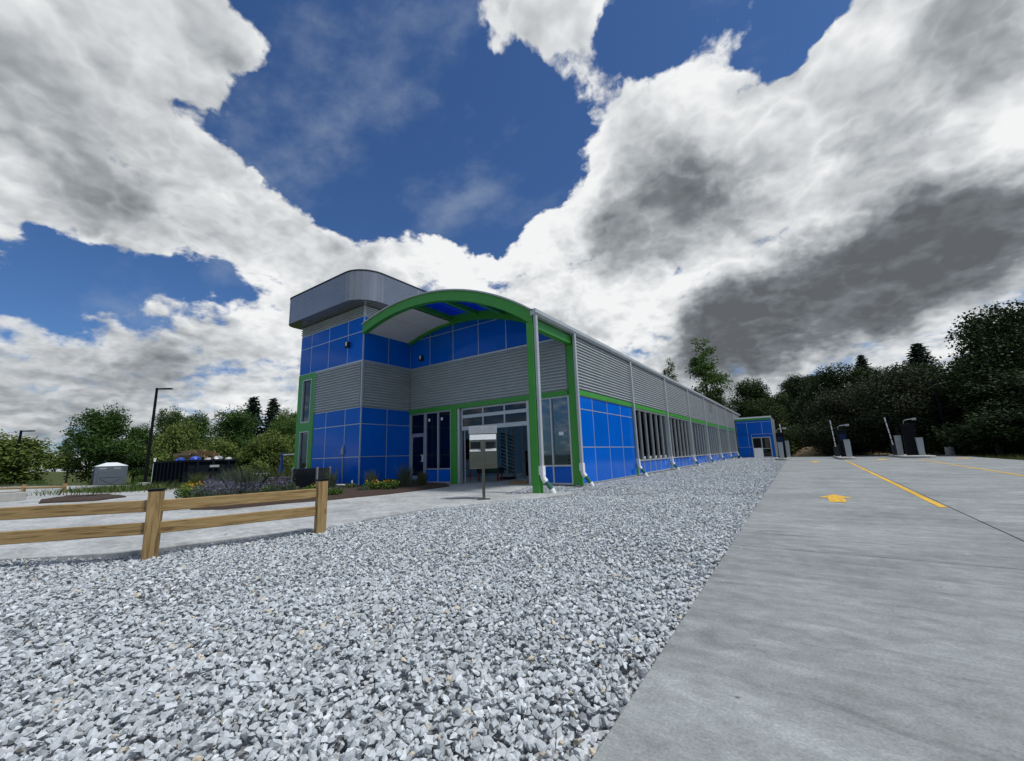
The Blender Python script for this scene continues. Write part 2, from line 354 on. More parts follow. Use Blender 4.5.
def concrete_mat(name, c, streak=(0.5, 2.8, 1)):
    m, nt, b, o = new_mat(name); N, L = nt.nodes.new, nt.links.new
    g = N('ShaderNodeNewGeometry')
    def nz(sc, det, stretch=None, rough=0.6, dist=0):
        n = N('ShaderNodeTexNoise'); n.inputs['Scale'].default_value = sc; n.inputs['Detail'].default_value = det
        n.inputs['Roughness'].default_value = rough; n.inputs['Distortion'].default_value = dist
        if stretch:
            mp = N('ShaderNodeMapping'); mp.inputs['Scale'].default_value = stretch; mp.inputs['Rotation'].default_value = (0, 0, R(4))
            L(g.outputs['Position'], mp.inputs[0]); L(mp.outputs[0], n.inputs['Vector'])
        else: L(g.outputs['Position'], n.inputs['Vector'])
        return n.outputs[0]
    def rng_(v, a, b_, lo, hi):
        r = N('ShaderNodeMapRange'); L(v, r.inputs[0])
        for i, x in enumerate((a, b_, lo, hi)): r.inputs[1+i].default_value = x
        return r.outputs[0]
    def mul(a, b_):
        k = N('ShaderNodeMath'); k.operation = 'MULTIPLY'; L(a, k.inputs[0]); L(b_, k.inputs[1]); return k.outputs[0]
    big = rng_(nz(0.55, 5), 0.34, 0.66, 0.82, 1.14)
    st = rng_(nz(1.6, 9, streak, 0.64, 0.5), 0.32, 0.68, 0.80, 1.15)           # broom and water streaks across the lane
    mid = rng_(nz(5.5, 9, (1, 1.5, 1), 0.72, 0.3), 0.36, 0.64, 0.80, 1.17)      # patchy curing marks
    fine = rng_(nz(70, 4, None, 0.7), 0.32, 0.68, 0.76, 1.2)
    scuff = rng_(nz(1.1, 6, (0.8, 2.4, 1), 0.66, 1.2), 0.58, 0.72, 1.0, 0.62)  # dark tyre scuffs
    pale = rng_(nz(2.3, 12, (0.7, 1.3, 1), 0.8, 0.6), 0.54, 0.68, 1.0, 1.30)    # pale efflorescence
    drag = rng_(nz(3.0, 6, (0.3, 6.0, 1), 0.7, 0.4), 0.60, 0.70, 1.0, 0.74)    # thin dark drag lines
    vo = N('ShaderNodeTexVoronoi'); vo.inputs['Scale'].default_value = 3.2; L(g.outputs['Position'], vo.inputs['Vector'])
    pit = rng_(vo.outputs['Distance'], 0.03, 0.05, 0.35, 1.0)                  # pits and specks
    f = mul(mul(mul(big, st), mul(fine, scuff)), mul(mul(pale, mid), mul(drag, pit)))
    cm = N('ShaderNodeVectorMath'); cm.operation = 'SCALE'; cm.inputs[0].default_value = c; L(f, cm.inputs['Scale'])
    L(cm.outputs[0], b.inputs['Base Color'])
    b.inputs['Roughness'].default_value = 0.82; b.inputs['Specular IOR Level'].default_value = 0.35
    bp = N('ShaderNodeBump'); bp.inputs['Strength'].default_value = 0.25; bp.inputs['Distance'].default_value = 0.006
    L(nz(150, 3, (0.5, 1.6, 1)), bp.inputs['Height']); L(bp.outputs[0], b.inputs['Normal'])
    return m
MT['concrete'] = concrete_mat('lot_concrete', (0.240, 0.257, 0.253))
MT['drive'] = concrete_mat('drive_concrete', (0.37, 0.385, 0.38), (1.2, 1.2, 1))

def attr_mat(name, attr, ramp, rough=0.9, trans=0.0, bump=0.0, bscale=60, spec=0.3):
    m, nt, b, o = new_mat(name); N, L = nt.nodes.new, nt.links.new
    a = N('ShaderNodeAttribute'); a.attribute_name = attr
    r = N('ShaderNodeValToRGB'); e = r.color_ramp.elements
    e[0].position, e[0].color = ramp[0][0], (*ramp[0][1], 1); e[1].position, e[1].color = ramp[-1][0], (*ramp[-1][1], 1)
    for p_, c_ in ramp[1:-1]: k = e.new(p_); k.color = (*c_, 1)
    L(a.outputs['Fac'], r.inputs[0])
    colr = r.outputs[0]
    if bump:
        g = N('ShaderNodeNewGeometry'); n = N('ShaderNodeTexNoise'); n.inputs['Scale'].default_value = bscale; n.inputs['Detail'].default_value = 5
        L(g.outputs['Position'], n.inputs['Vector'])
        bp = N('ShaderNodeBump'); bp.inputs['Strength'].default_value = bump; bp.inputs['Distance'].default_value = 0.01
        L(n.outputs[0], bp.inputs['Height']); L(bp.outputs[0], b.inputs['Normal'])
        mr = N('ShaderNodeMapRange'); mr.inputs[1].default_value = 0.3; mr.inputs[2].default_value = 0.7; mr.inputs[3].default_value = 0.82; mr.inputs[4].default_value = 1.14
        L(n.outputs[0], mr.inputs[0])
        sc = N('ShaderNodeVectorMath'); sc.operation = 'SCALE'; L(colr, sc.inputs[0]); L(mr.outputs[0], sc.inputs['Scale']); colr = sc.outputs[0]
    L(colr, b.inputs['Base Color']); b.inputs['Roughness'].default_value = rough; b.inputs['Specular IOR Level'].default_value = spec
    if trans:
        tr = N('ShaderNodeBsdfTranslucent'); L(colr, tr.inputs[0]); mx = N('ShaderNodeMixShader'); mx.inputs[0].default_value = trans
        L(b.outputs[0], mx.inputs[1]); L(tr.outputs[0], mx.inputs[2]); L(mx.outputs[0], o.inputs[0])
    return m
def leaf(name, a, b, c, trans=0.3): return attr_mat(name, 'tone', [(0.0, a), (0.55, b), (1.0, c)], 0.75, trans)
MT['leaf_dark'] = leaf('leaf_dark', (0.020, 0.050, 0.010), (0.046, 0.100, 0.018), (0.085, 0.150, 0.030))
MT['leaf_mid'] = leaf('leaf_mid', (0.034, 0.070, 0.013), (0.075, 0.140, 0.026), (0.130, 0.205, 0.045))
MT['leaf_olive'] = leaf('leaf_olive', (0.055, 0.085, 0.018), (0.130, 0.180, 0.040), (0.220, 0.270, 0.065))
MT['leaf_shade'] = leaf('leaf_shade', (0.011, 0.022, 0.006), (0.025, 0.044, 0.011), (0.048, 0.072, 0.018), 0.15)  # shade of the backlit right-hand trees is put into the leaf colour
MT['leaf_willow'] = leaf('leaf_willow', (0.014, 0.019, 0.009), (0.032, 0.042, 0.017), (0.052, 0.064, 0.028), 0.15)
MT['leaf_hill'] = leaf('leaf_hill', (0.013, 0.025, 0.006), (0.034, 0.058, 0.012), (0.062, 0.092, 0.018), 0.2)
MT['needle'] = leaf('spruce_needle', (0.012, 0.026, 0.016), (0.024, 0.044, 0.026), (0.04, 0.064, 0.036), 0.1)
MT['grass'] = leaf('meadow_grass', (0.055, 0.075, 0.022), (0.10, 0.125, 0.035), (0.19, 0.19, 0.075), 0.3)
MT['reed'] = leaf('silver_grass', (0.12, 0.15, 0.08), (0.22, 0.25, 0.15), (0.36, 0.38, 0.25), 0.3)
MT['straw'] = leaf('straw_grass', (0.13, 0.10, 0.05), (0.22, 0.17, 0.085), (0.30, 0.25, 0.13), 0.3)
MT['sage'] = leaf('sage_leaf', (0.05, 0.075, 0.045), (0.09, 0.12, 0.075), (0.14, 0.17, 0.11), 0.3)
MT['lavender'] = attr_mat('lavender_bloom', 'tone', [(0, (0.06, 0.06, 0.09)), (0.5, (0.12, 0.11, 0.17)), (1, (0.19, 0.17, 0.25))], 0.8, 0.2)
MT['flower'] = attr_mat('yellow_flower', 'tone', [(0, (0.50, 0.24, 0.01)), (1, (0.75, 0.45, 0.03))], 0.7, 0.2)
MT['stone'] = attr_mat('crushed_stone', 'tone', [(0.0, (0.15, 0.165, 0.175)), (0.3, (0.32, 0.345, 0.358)), (0.62, (0.45, 0.48, 0.495)), (0.92, (0.62, 0.65, 0.665)), (0.93, (0.42, 0.395, 0.33)), (1.0, (0.52, 0.46, 0.35))], 0.85, 0, 0.45, 55, 0.35)

def glass_mat(name, tint, refl=1.5):
    m = bpy.data.materials.new(name); m.use_nodes = True; nt = m.node_tree; nt.nodes.clear(); N, L = nt.nodes.new, nt.links.new
    o = N('ShaderNodeOutputMaterial'); t = N('ShaderNodeBsdfTransparent'); t.inputs[0].default_value = (*tint, 1)
    g = N('ShaderNodeBsdfGlossy'); g.inputs['Roughness'].default_value = 0.015
    f = N('ShaderNodeFresnel'); f.inputs[0].default_value = refl
    mx = N('ShaderNodeMixShader'); L(f.outputs[0], mx.inputs[0]); L(t.outputs[0], mx.inputs[1]); L(g.outputs[0], mx.inputs[2]); L(mx.outputs[0], o.inputs[0])
    return m
MT['glass'] = glass_mat('tinted_glass', (0.74, 0.84, 0.88), 1.85)
MT['glass_dark'] = glass_mat('dark_tinted_glass', (0.14, 0.18, 0.22), 1.6)
def poly_mat():
    m, nt, b, o = new_mat('blue_polycarbonate'); N, L = nt.nodes.new, nt.links.new
    b.inputs['Base Color'].default_value = (0.006, 0.06, 0.40, 1); b.inputs['Roughness'].default_value = 0.25
    tr = N('ShaderNodeBsdfTranslucent'); tr.inputs[0].default_value = (0.01, 0.09, 0.55, 1); mx = N('ShaderNodeMixShader'); mx.inputs[0].default_value = 0.45
    L(b.outputs[0], mx.inputs[1]); L(tr.outputs[0], mx.inputs[2]); L(mx.outputs[0], o.inputs[0])
    return m
MT['poly'] = poly_mat()
def added_skylight_mat():  # sheet for the added roof strips that let daylight into the hall
    m, nt, b, o = new_mat('added_skylight_sheet'); N, L = nt.nodes.new, nt.links.new
    b.inputs['Base Color'].default_value = (0.6, 0.7, 0.8, 1); b.inputs['Roughness'].default_value = 0.4
    tr = N('ShaderNodeBsdfTranslucent'); tr.inputs[0].default_value = (0.62, 0.74, 0.85, 1); mx = N('ShaderNodeMixShader'); mx.inputs[0].default_value = 0.7
    L(b.outputs[0], mx.inputs[1]); L(tr.outputs[0], mx.inputs[2]); L(mx.outputs[0], o.inputs[0])
    return m
MT['added_skylight'] = added_skylight_mat()

def ground_mat():
    m, nt, b, o = new_mat('rough_grass_ground'); N, L = nt.nodes.new, nt.links.new
    g = N('ShaderNodeNewGeometry')
    n = N('ShaderNodeTexNoise'); n.inputs['Scale'].default_value = 0.35; n.inputs['Detail'].default_value = 12; n.inputs['Roughness'].default_value = 0.72
    L(g.outputs['Position'], n.inputs['Vector'])
    r = N('ShaderNodeValToRGB'); e = r.color_ramp.elements
    e[0].position = 0.3; e[0].color = (0.028, 0.038, 0.011, 1); e[1].position = 0.75; e[1].color = (0.12, 0.115, 0.045, 1)
    k = e.new(0.5); k.color = (0.055, 0.070, 0.020, 1)
    L(n.outputs[0], r.inputs[0]); L(r.outputs[0], b.inputs['Base Color']); b.inputs['Roughness'].default_value = 0.95; b.inputs['Specular IOR Level'].default_value = 0.1
    bp = N('ShaderNodeBump'); bp.inputs['Strength'].default_value = 0.9; bp.inputs['Distance'].default_value = 0.2
    n2 = N('ShaderNodeTexNoise'); n2.inputs['Scale'].default_value = 3.0; n2.inputs['Detail'].default_value = 8
    L(g.outputs['Position'], n2.inputs['Vector']); L(n2.outputs[0], bp.inputs['Height']); L(bp.outputs[0], b.inputs['Normal'])
    return m
MT['ground'] = ground_mat()
def gravelbase_mat():
    m, nt, b, o = new_mat('gravel_base'); N, L = nt.nodes.new, nt.links.new
    g = N('ShaderNodeNewGeometry')
    v = N('ShaderNodeTexVoronoi'); v.inputs['Scale'].default_value = 19; L(g.outputs['Position'], v.inputs['Vector'])
    sp = N('ShaderNodeSeparateColor'); L(v.outputs['Color'], sp.inputs[0])
    r = N('ShaderNodeValToRGB'); e = r.color_ramp.elements
    e[0].color = (0.10, 0.11, 0.12, 1); e[1].color = (0.52, 0.535, 0.545, 1); L(sp.outputs[0], r.inputs[0])
    L(r.outputs[0], b.inputs['Base Color']); b.inputs['Roughness'].default_value = 0.9
    bp = N('ShaderNodeBump'); bp.inputs['Strength'].default_value = 1.0; bp.inputs['Distance'].default_value = 0.03; bp.invert = True
    L(v.outputs['Distance'], bp.inputs['Height']); L(bp.outputs[0], b.inputs['Normal'])
    return m
MT['gravelbase'] = gravelbase_mat()

# ------------------------------------------------------------------ mesh helpers
def link(o, parent=None):
    col.objects.link(o)
    if parent: o.parent = parent
    return o
def tag(o, label=None, cat=None, group=None, kind=None):
    if label: o['label'] = label
    if cat: o['category'] = cat
    if group: o['group'] = group
    if kind: o['kind'] = kind
    return o
def empty(name, loc=(0, 0, 0), rz=0.0, label=None, cat=None, group=None):
    o = bpy.data.objects.new(name, None); o.location = loc; o.rotation_euler = (0, 0, rz); o.empty_display_size = 0.2
    link(o); return tag(o, label, cat, group)
class MB:
    def __init__(s): s.v = []; s.f = []
    def add(s, vs, fs):
        b = len(s.v); s.v += [tuple(v) for v in vs]; s.f += [tuple(b+i for i in f) for f in fs]; return s
    def box(s, x0, y0, z0, x1, y1, z1):
        return s.add([(x0, y0, z0), (x1, y0, z0), (x1, y1, z0), (x0, y1, z0), (x0, y0, z1), (x1, y0, z1), (x1, y1, z1), (x0, y1, z1)],
                     [(3, 2, 1, 0), (4, 5, 6, 7), (0, 1, 5, 4), (1, 2, 6, 5), (2, 3, 7, 6), (3, 0, 4, 7)])
    def loft(s, A, B, cap=True):     # two rings of equal length
        n = len(A); fs = [(i, (i+1) % n, n+(i+1) % n, n+i) for i in range(n)]
        if cap: fs += [tuple(reversed(range(n))), tuple(range(n, 2*n))]
        return s.add(list(A)+list(B), fs)
    def prism(s, poly, z0, z1): return s.loft([(x, y, z0) for x, y in poly], [(x, y, z1) for x, y in poly])
    def tube(s, pts, r, n=10, cap=True):
        pts = [Vector(p) for p in pts]; rs = r if isinstance(r, (list, tuple)) else [r]*len(pts)
        rings = []
        for i, p in enumerate(pts):
            d = (pts[min(i+1, len(pts)-1)]-pts[max(i-1, 0)]).normalized()
            a = Vector((0, 0, 1)) if abs(d.z) < 0.9 else Vector((1, 0, 0))
            e1 = d.cross(a).normalized(); e2 = d.cross(e1)
            rings.append([p+rs[i]*(math.cos(2*math.pi*k/n)*e1+math.sin(2*math.pi*k/n)*e2) for k in range(n)])
        b = len(s.v); s.v += [tuple(v) for rg in rings for v in rg]
        for i in range(len(rings)-1):
            for k in range(n): s.f.append((b+i*n+k, b+i*n+(k+1) % n, b+(i+1)*n+(k+1) % n, b+(i+1)*n+k))
        if cap: s.f.append(tuple(b+k for k in reversed(range(n)))); s.f.append(tuple(b+(len(rings)-1)*n+k for k in range(n)))
        return s
    def mesh(s, name, mat=None, smooth=False):
        m = bpy.data.meshes.new(name); m.from_pydata(s.v, [], s.f); m.update()
        bm = bmesh.new(); bm.from_mesh(m); bmesh.ops.recalc_face_normals(bm, faces=bm.faces); bm.to_mesh(m); bm.free()
        if mat: m.materials.append(MT[mat] if isinstance(mat, str) else mat)
        if smooth: m.polygons.foreach_set('use_smooth', [True]*len(m.polygons))
        return m
    def build(s, name, mat, parent=None, smooth=False, bevel=0.0, loc=None, rot=None):
        o = bpy.data.objects.new(name, s.mesh(name, mat, smooth)); link(o, parent)
        if loc: o.location = loc
        if rot: o.rotation_euler = rot
        if bevel:
            b = o.modifiers.new('bevel', 'BEVEL'); b.width = bevel; b.segments = 2; b.limit_method = 'ANGLE'
        return o
def copy_tree(o, parent=None):
    c = o.copy(); col.objects.link(c); c.parent = parent
    for ch in list(o.children): copy_tree(ch, c)
    return c
class Face:                        # a vertical wall plane: u along it, d outwards
    def __init__(s, o, u, n): s.o, s.u, s.n = Vector(o), Vector(u), Vector(n)
    def p(s, u, z, d): return s.o + s.u*u + s.n*d + Vector((0, 0, z))
    def box(s, mb, u0, u1, z0, z1, d0, d1):
        return mb.loft([s.p(u0, z0, d0), s.p(u1, z0, d0), s.p(u1, z0, d1), s.p(u0, z0, d1)], [s.p(u0, z1, d0), s.p(u1, z1, d0), s.p(u1, z1, d1), s.p(u0, z1, d1)])
    def poly(s, mb, pts, d0, d1): return mb.loft([s.p(u, z, d0) for u, z in pts], [s.p(u, z, d1) for u, z in pts])
    def part(s, name, mat, par, u0, u1, z0, z1, d0, d1, bevel=0.0):
        return s.box(MB(), u0, u1, z0, z1, d0, d1).build(name, mat, par, bevel=bevel)
    def panels(s, par, us, zs, g=0.014, d0=0.012, d1=0.03, mat='blue', name='blue_panel'):
        for a, b in zip(us, us[1:]):
            for c, d in zip(zs, zs[1:]):
                s.part(name, mat, par, a+g, b-g, c+g, d-g, d0, d1, bevel=0.004)
    def joints(s, par, us, zs, w=0.016, d=0.034):     # light aluminium reveal strips over the joints
        mb = MB()
        for z in zs: s.box(mb, us[0], us[-1], z-w, z+w, 0.004, d)
        for u in us: s.box(mb, u-w, u+w, zs[0], zs[-1], 0.002, d-0.003)
        return mb.build('joint_trim', 'trim', par)
    def siding(s, par, u0, u1, z0, z1, pitch=0.125, dep=0.085, d=0.004):
        mb = MB(); n = max(1, round((z1-z0)/pitch)); ph = (z1-z0)/n; prof = []
        for i in range(n):
            z = z0+i*ph
            prof += [(z, 0.0), (z+ph*0.34, -0.002), (z+ph*0.37, dep), (z+ph*0.72, dep*.95)]
        prof.append((z1, 0.0))
        A = [s.p(u0, z, d+q) for z, q in prof]; B = [s.p(u1, z, d+q) for z, q in prof]; k = len(A)
        mb.add(A+B, [(i, i+1, k+i+1, k+i) for i in range(k-1)])
        mb.add([s.p(u0, z0, d-0.002), s.p(u1, z0, d-0.002), s.p(u1, z1, d-0.002), s.p(u0, z1, d-0.002)], [(0, 1, 2, 3)])
        return mb.build('siding_sheet', 'siding', par)

# ------------------------------------------------------------------ terrain and paved ground
def sst(a, b, x): 
    t = min(1, max(0, (x-a)/(b-a))); return t*t*(3-2*t)
def ground_z(x, y):
    z = -0.24
    z -= 0.95*sst(-19, -40, x)*(1-0.0*y)
    z += 13.5*sst(50, 98, y)*sst(-34, 14, x)
    z += 7.0*sst(23, 60, x)*sst(0, 40, y)
    return z
xs = [-1600, -800, -400, -220, -140, -100, -80] + list(np.arange(-70, 90, 2.5)) + [95, 110, 140, 200, 320, 600, 1600]
ys = [-1600, -600, -250, -120, -80, -50, -40] + list(np.arange(-34, 120, 2.5)) + [130, 150, 190, 260, 400, 800, 1600]
gv = [(float(x), float(y), ground_z(x, y)) for y in ys for x in xs]; nx = len(xs)
gf = [(j*nx+i, j*nx+i+1, (j+1)*nx+i+1, (j+1)*nx+i) for j in range(len(ys)-1) for i in range(nx-1)]
MBg = MB(); MBg.add(gv, gf)
ground = MBg.build('ground', 'ground', smooth=True); tag(ground, 'rough grassy ground with a wooded hill behind the lot', None, None, 'structure')

LOTX = 5.74
lot = empty('concrete_lot', (0, 0, 0)); tag(lot, 'broad grey concrete lot of wide slabs leading to the gates', None, None, 'structure')
ly = [-34, -20, -7.9, 4.2, 16.4, 28.6, 41.0]
LX_ = [lambda y: 5.74-0.011*(y+10), lambda y: 8.45+0.0235*(y+5), lambda y: 12.05+0.048*(y-5), lambda y: 16.2+0.03*(y-20)]
for i in range(3):
    for j in range(6):
        g = 0.007; y0, y1 = ly[j]+g, ly[j+1]-g
        MB().prism([(LX_[i](y0)+g, y0), (LX_[i+1](y0)-g, y0), (LX_[i+1](y1)-g, y1), (LX_[i](y1)+g, y1)], -0.36, 0.0).build('slab', 'concrete', lot, bevel=0.008)
MB().prism([(LX_[0](-33.9)+.03, -33.9), (LX_[3](-33.9)-.03, -33.9), (LX_[3](40.9)-.03, 40.9), (LX_[0](40.9)+.03, 40.9)], -0.34, -0.06).build('joint_filler', 'dark', lot)
MB().prism([(5.2, 41.01), (16.7, 41.01), (17.8, 46.5), (5.0, 46.5)], -0.36, -0.006).build('slab', 'concrete', lot)

drive = MB().prism([(-46, -26), (-14, -19.5), (-3.6, -14.0), (-2.22, -12.71), (-1.15, -11.75), (-0.95, -11.16), (-0.71, -10.23), (-0.45, -9.6), (-0.42, -9.0), (-0.59, -8), (-0.62, -6.9), (-0.35, -6.1),
    (0.15, -5.3), (0.62, -4.0), (0.98, -2.75), (0.9, -2.3), (0.45, -2.2), (-0.1, -2.55), (-0.5, -3.25), (-0.95, -3.3), (-1.35, -2.2), (-1.62, -0.02), (-6.1, -0.02), (-6.4, -1.2), (-8.9, -2.6), (-15, -3.2), (-30, -4.5), (-46, -9)], -0.5, -0.008).build('concrete_drive', 'drive', bevel=0.01)
tag(drive, 'pale concrete drive curving from the open garage door behind the timber fence', None, None, 'structure')

def mound(name, poly, h, mat, label, n=34, inset=0.25):
    c = Vector((sum(p[0] for p in poly)/len(poly), sum(p[1] for p in poly)/len(poly)))
    mb = MB(); k = len(poly); rings = []
    for s_, z in ((1.0, -0.02), (0.985, 0.05), (0.93, h*0.8), (0.6, h), (0.0, h*1.1)):
        rings.append([(c.x+(x-c.x)*s_, c.y+(y-c.y)*s_, z+random.uniform(-.015, .015)) for x, y in poly])
    for A, B in zip(rings, rings[1:]):
        mb.add(A+B, [(i, (i+1) % k, k+(i+1) % k, k+i) for i in range(k)])
    o = mb.build(name, mat, smooth=True); return tag(o, label, None, None, 'structure')
def dense(poly, step=0.4):
    out = []
    for a, b in zip(poly, poly[1:]+poly[:1]):
        n = max(1, int(math.dist(a, b)/step))
        for i in range(n): out.append((a[0]+(b[0]-a[0])*i/n+random.uniform(-.03, .03), a[1]+(b[1]-a[1])*i/n+random.uniform(-.03, .03)))
    return out
bed_poly = [(-6.25, -0.15), (-5.1, -1.2), (-4.78, -3.0), (-4.76, -4.5), (-5.0, -6.3), (-5.45, -7.3), (-5.7, -8.9), (-6.6, -9.3), (-9.2, -8.7), (-13.0, -7.6), (-16.2, -6.6), (-17.6, -4.6), (-15.5, -2.9), (-9.0, -2.85), (-8.8, -0.15)]
mound('planting_bed', dense(bed_poly), 0.10, 'mulch', 'dark mulch planting bed wrapping the foot of the blue tower')
mound('mulch_island', dense([(-14.4, -9.7), (-15.6, -10.9), (-17.5, -10.6), (-19.6, -9.5), (-18.5, -8.6), (-15.6, -8.6)]), 0.09, 'mulch', 'dark mulch island lying in the concrete drive')

gravel = empty('gravel_bed'); tag(gravel, 'broad bed of crushed grey stone between drive and lot', None, None, 'structure')
GP = [(-6, -19), (-3.6, -14.0), (-2.22, -12.71), (-1.15, -11.75), (-0.95, -11.16), (-0.71, -10.23), (-0.45, -9.6), (-0.42, -9.0), (-0.59, -8), (-0.62, -6.9), (-0.35, -6.1), (0.15, -5.3), (0.62, -4.0), (0.98, -2.75), (0.9, -2.3), (0.12, -2.0), (0.06, 0.0), (0.06, 43.9), (4.2, 43.9), (4.2, 29.9), (5.29, 29.9), (5.83, -19)]
MB().prism(GP, -0.4, -0.16).build('gravel_base', 'gravelbase', gravel)
PATCH = [(-0.1, -2.55), (-0.5, -3.25), (-0.95, -3.3), (-1.35, -2.2), (-1.62, -0.02), (-0.1, -0.05), (0.12, -2.0), (0.45, -2.2)]
MB().prism(PATCH, -0.4, -0.15).build('gravel_base', 'gravelbase', gravel)

def in_poly(P, poly):
    x, y = P[:, 0], P[:, 1]; inside = np.zeros(len(P), bool); j = len(poly)-1
    for i in range(len(poly)):
        xi, yi = poly[i]; xj, yj = poly[j]
        c = ((yi > y) != (yj > y)) & (x < (xj-xi)*(y-yi)/(yj-yi+1e-12)+xi)
        inside ^= c; j = i
    return inside
def hull_stone(nv, flat=0.62):
    for _ in range(50):
        p = rng.normal(size=(nv, 3)); p /= np.linalg.norm(p, axis=1)[:, None]; p *= rng.uniform(0.72, 1.05, (nv, 1)); p *= np.array([1.0, rng.uniform(.62, .9), rng.uniform(.42, .72)])
        bm = bmesh.new()
        for q in p: bm.verts.new(q)
        bmesh.ops.convex_hull(bm, input=bm.verts)
        bmesh.ops.delete(bm, geom=[v for v in bm.verts if not v.link_faces], context='VERTS')
        bmesh.ops.recalc_face_normals(bm, faces=bm.faces); bm.verts.index_update()
        V = np.array([v.co[:] for v in bm.verts]); F = np.array([[v.index for v in f.verts] for f in bm.faces if len(f.verts) == 3]); ok = len(F) == len(bm.faces)
        bm.free()
        if ok and len(V) >= nv-2: return V, F
    return V, F
ST_HI = [hull_stone(13) for _ in range(14)]; ST_MID = [hull_stone(9) for _ in range(12)]; ST_LO = [hull_stone(6) for _ in range(8)]
def rots(n, tilt):
    a = rng.uniform(0, 2*np.pi, n); tx = rng.normal(0, tilt, n); ty = rng.normal(0, tilt, n)
    ca, sa = np.cos(a), np.sin(a); cx, sx = np.cos(tx), np.sin(tx); cy, sy = np.cos(ty), np.sin(ty)
    Rz = np.zeros((n, 3, 3)); Rz[:, 0, 0] = ca; Rz[:, 0, 1] = -sa; Rz[:, 1, 0] = sa; Rz[:, 1, 1] = ca; Rz[:, 2, 2] = 1
    Rx = np.zeros((n, 3, 3)); Rx[:, 0, 0] = 1; Rx[:, 1, 1] = cx; Rx[:, 1, 2] = -sx; Rx[:, 2, 1] = sx; Rx[:, 2, 2] = cx
    Ry = np.zeros((n, 3, 3)); Ry[:, 1, 1] = 1; Ry[:, 0, 0] = cy; Ry[:, 0, 2] = sy; Ry[:, 2, 0] = -sy; Ry[:, 2, 2] = cy
    return Rx @ Ry @ Rz
def undul(P): return 0.030*np.sin(P[:, 0]*1.35+0.9*np.sin(P[:, 1]*0.7)+.4)*np.sin(P[:, 1]*0.9+0.5*P[:, 0])+0.012*np.sin(P[:, 1]*2.6+P[:, 0]*1.9)
def scatter(poly, box, dens, pred):
    x0, y0, x1, y1 = box; n = int((x1-x0)*(y1-y0)*dens)
    P = np.stack([rng.uniform(x0, x1, n), rng.uniform(y0, y1, n)], 1)
    P = P[in_poly(P, poly)]
    return P[pred(P)]
camxy = np.array([CAM.x, CAM.y]); fx = np.array([fw.x, fw.y])/math.hypot(fw.x, fw.y); rx = np.array([rt0.x, rt0.y])
def seen(P, m=1.6):       # a generous wedge round the view, wide enough for a step to the side
    d = P-camxy; f_ = d@fx; r_ = d@rx
    return (f_ > -0.2) & (np.abs(r_) < 1.42*f_+m)
dist = lambda P: np.linalg.norm(P-camxy, axis=1)
SV, SF, ST_, SB = [], [], [], 0
def tones(n):
    t = np.clip(rng.normal(0.56, 0.17, n), 0, 0.91); k = rng.random(n) < 0.018; t[k] = rng.uniform(0.94, 1, k.sum()); return t
def add_stones(P, lib, lo, hi, tilt, zbase):
    global SB
    n = len(P); which = rng.integers(0, len(lib), n)
    size = lo+(hi-lo)*rng.beta(1.8, 3.2, n)
    z = zbase+undul(P)+rng.uniform(-0.035, 0.014, n); Rm = rots(n, tilt); tn = tones(n)
    for w, (V, F) in enumerate(lib):
        i = np.nonzero(which == w)[0]
        if not len(i): continue
        vv = (V[None]*size[i, None, None])@np.transpose(Rm[i], (0, 2, 1)) + np.concatenate([P[i], z[i, None]], 1)[:, None, :]
        ff = F[None]+(SB+np.arange(len(i))*len(V))[:, None, None]
        SV.append(vv.reshape(-1, 3)); SF.append(ff.reshape(-1, 3)); ST_.append(np.repeat(tn[i], len(F))); SB += len(i)*len(V)
near = scatter(GP, (-6, -15, LOTX+0.1, -5), 2000, lambda P: seen(P) & (dist(P) < 4.6))
# the 300 stones that show largest are objects of their own
dn = dist(near); fwd = (near-camxy)@fx; lat = np.abs((near-camxy)@rx)/np.maximum(fwd, .01)
score = np.where((fwd > 1.35) & (lat < 1.2), dn, 99); order = np.argsort(score); big, rest = near[order[:300]], near[order[300:]]
smeshes = []
for V, F in ST_HI:
    me = bpy.data.meshes.new('stone'); me.from_pydata(V.tolist(), [], F.tolist()); me.materials.append(MT['stone']); smeshes.append(me)
tm = []
for k in range(7):
    for me in smeshes:
        m2 = me.copy(); at = m2.attributes.new('tone', 'FLOAT', 'FACE'); at.data.foreach_set('value', [float(tones(1)[0])]*len(m2.polygons)); tm.append(m2)
for i, (x, y) in enumerate(big):
    o = bpy.data.objects.new('stone', random.choice(tm)); link(o, gravel); s_ = 0.018+0.026*random.betavariate(1.6, 3)
    o.location = (x, y, -0.030+float(undul(np.array([[x, y]]))[0])+random.uniform(0, .014)); o.scale = (s_, s_, s_); o.rotation_euler = (random.gauss(0, .45), random.gauss(0, .45), random.uniform(0, 6.28))
add_stones(rest, ST_HI, 0.012, 0.047, 0.45, -0.048)
add_stones(scatter(GP, (-7, -18, LOTX+0.1, 2), 1350, lambda P: seen(P) & (dist(P) >= 4.6) & (dist(P) < 12)), ST_MID, 0.014, 0.046, 0.45, -0.046)
add_stones(scatter(GP, (-1, -8, LOTX+0.1, 12), 620, lambda P: (dist(P) >= 12) & (dist(P) < 22)), ST_LO, 0.024, 0.05, 0.45, -0.026)
add_stones(scatter(GP, (0, 2, LOTX+0.1, 44), 190, lambda P: dist(P) >= 22), ST_LO, 0.03, 0.065, 0.4, -0.028)
add_stones(scatter(PATCH, (-2, -4, 1, 0), 700, lambda P: dist(P) > 0), ST_LO, 0.022, 0.045, 0.45, -0.02)
SPILL = [(5.6, -14), (6.05, -14), (5.75, 10), (5.45, 10)]
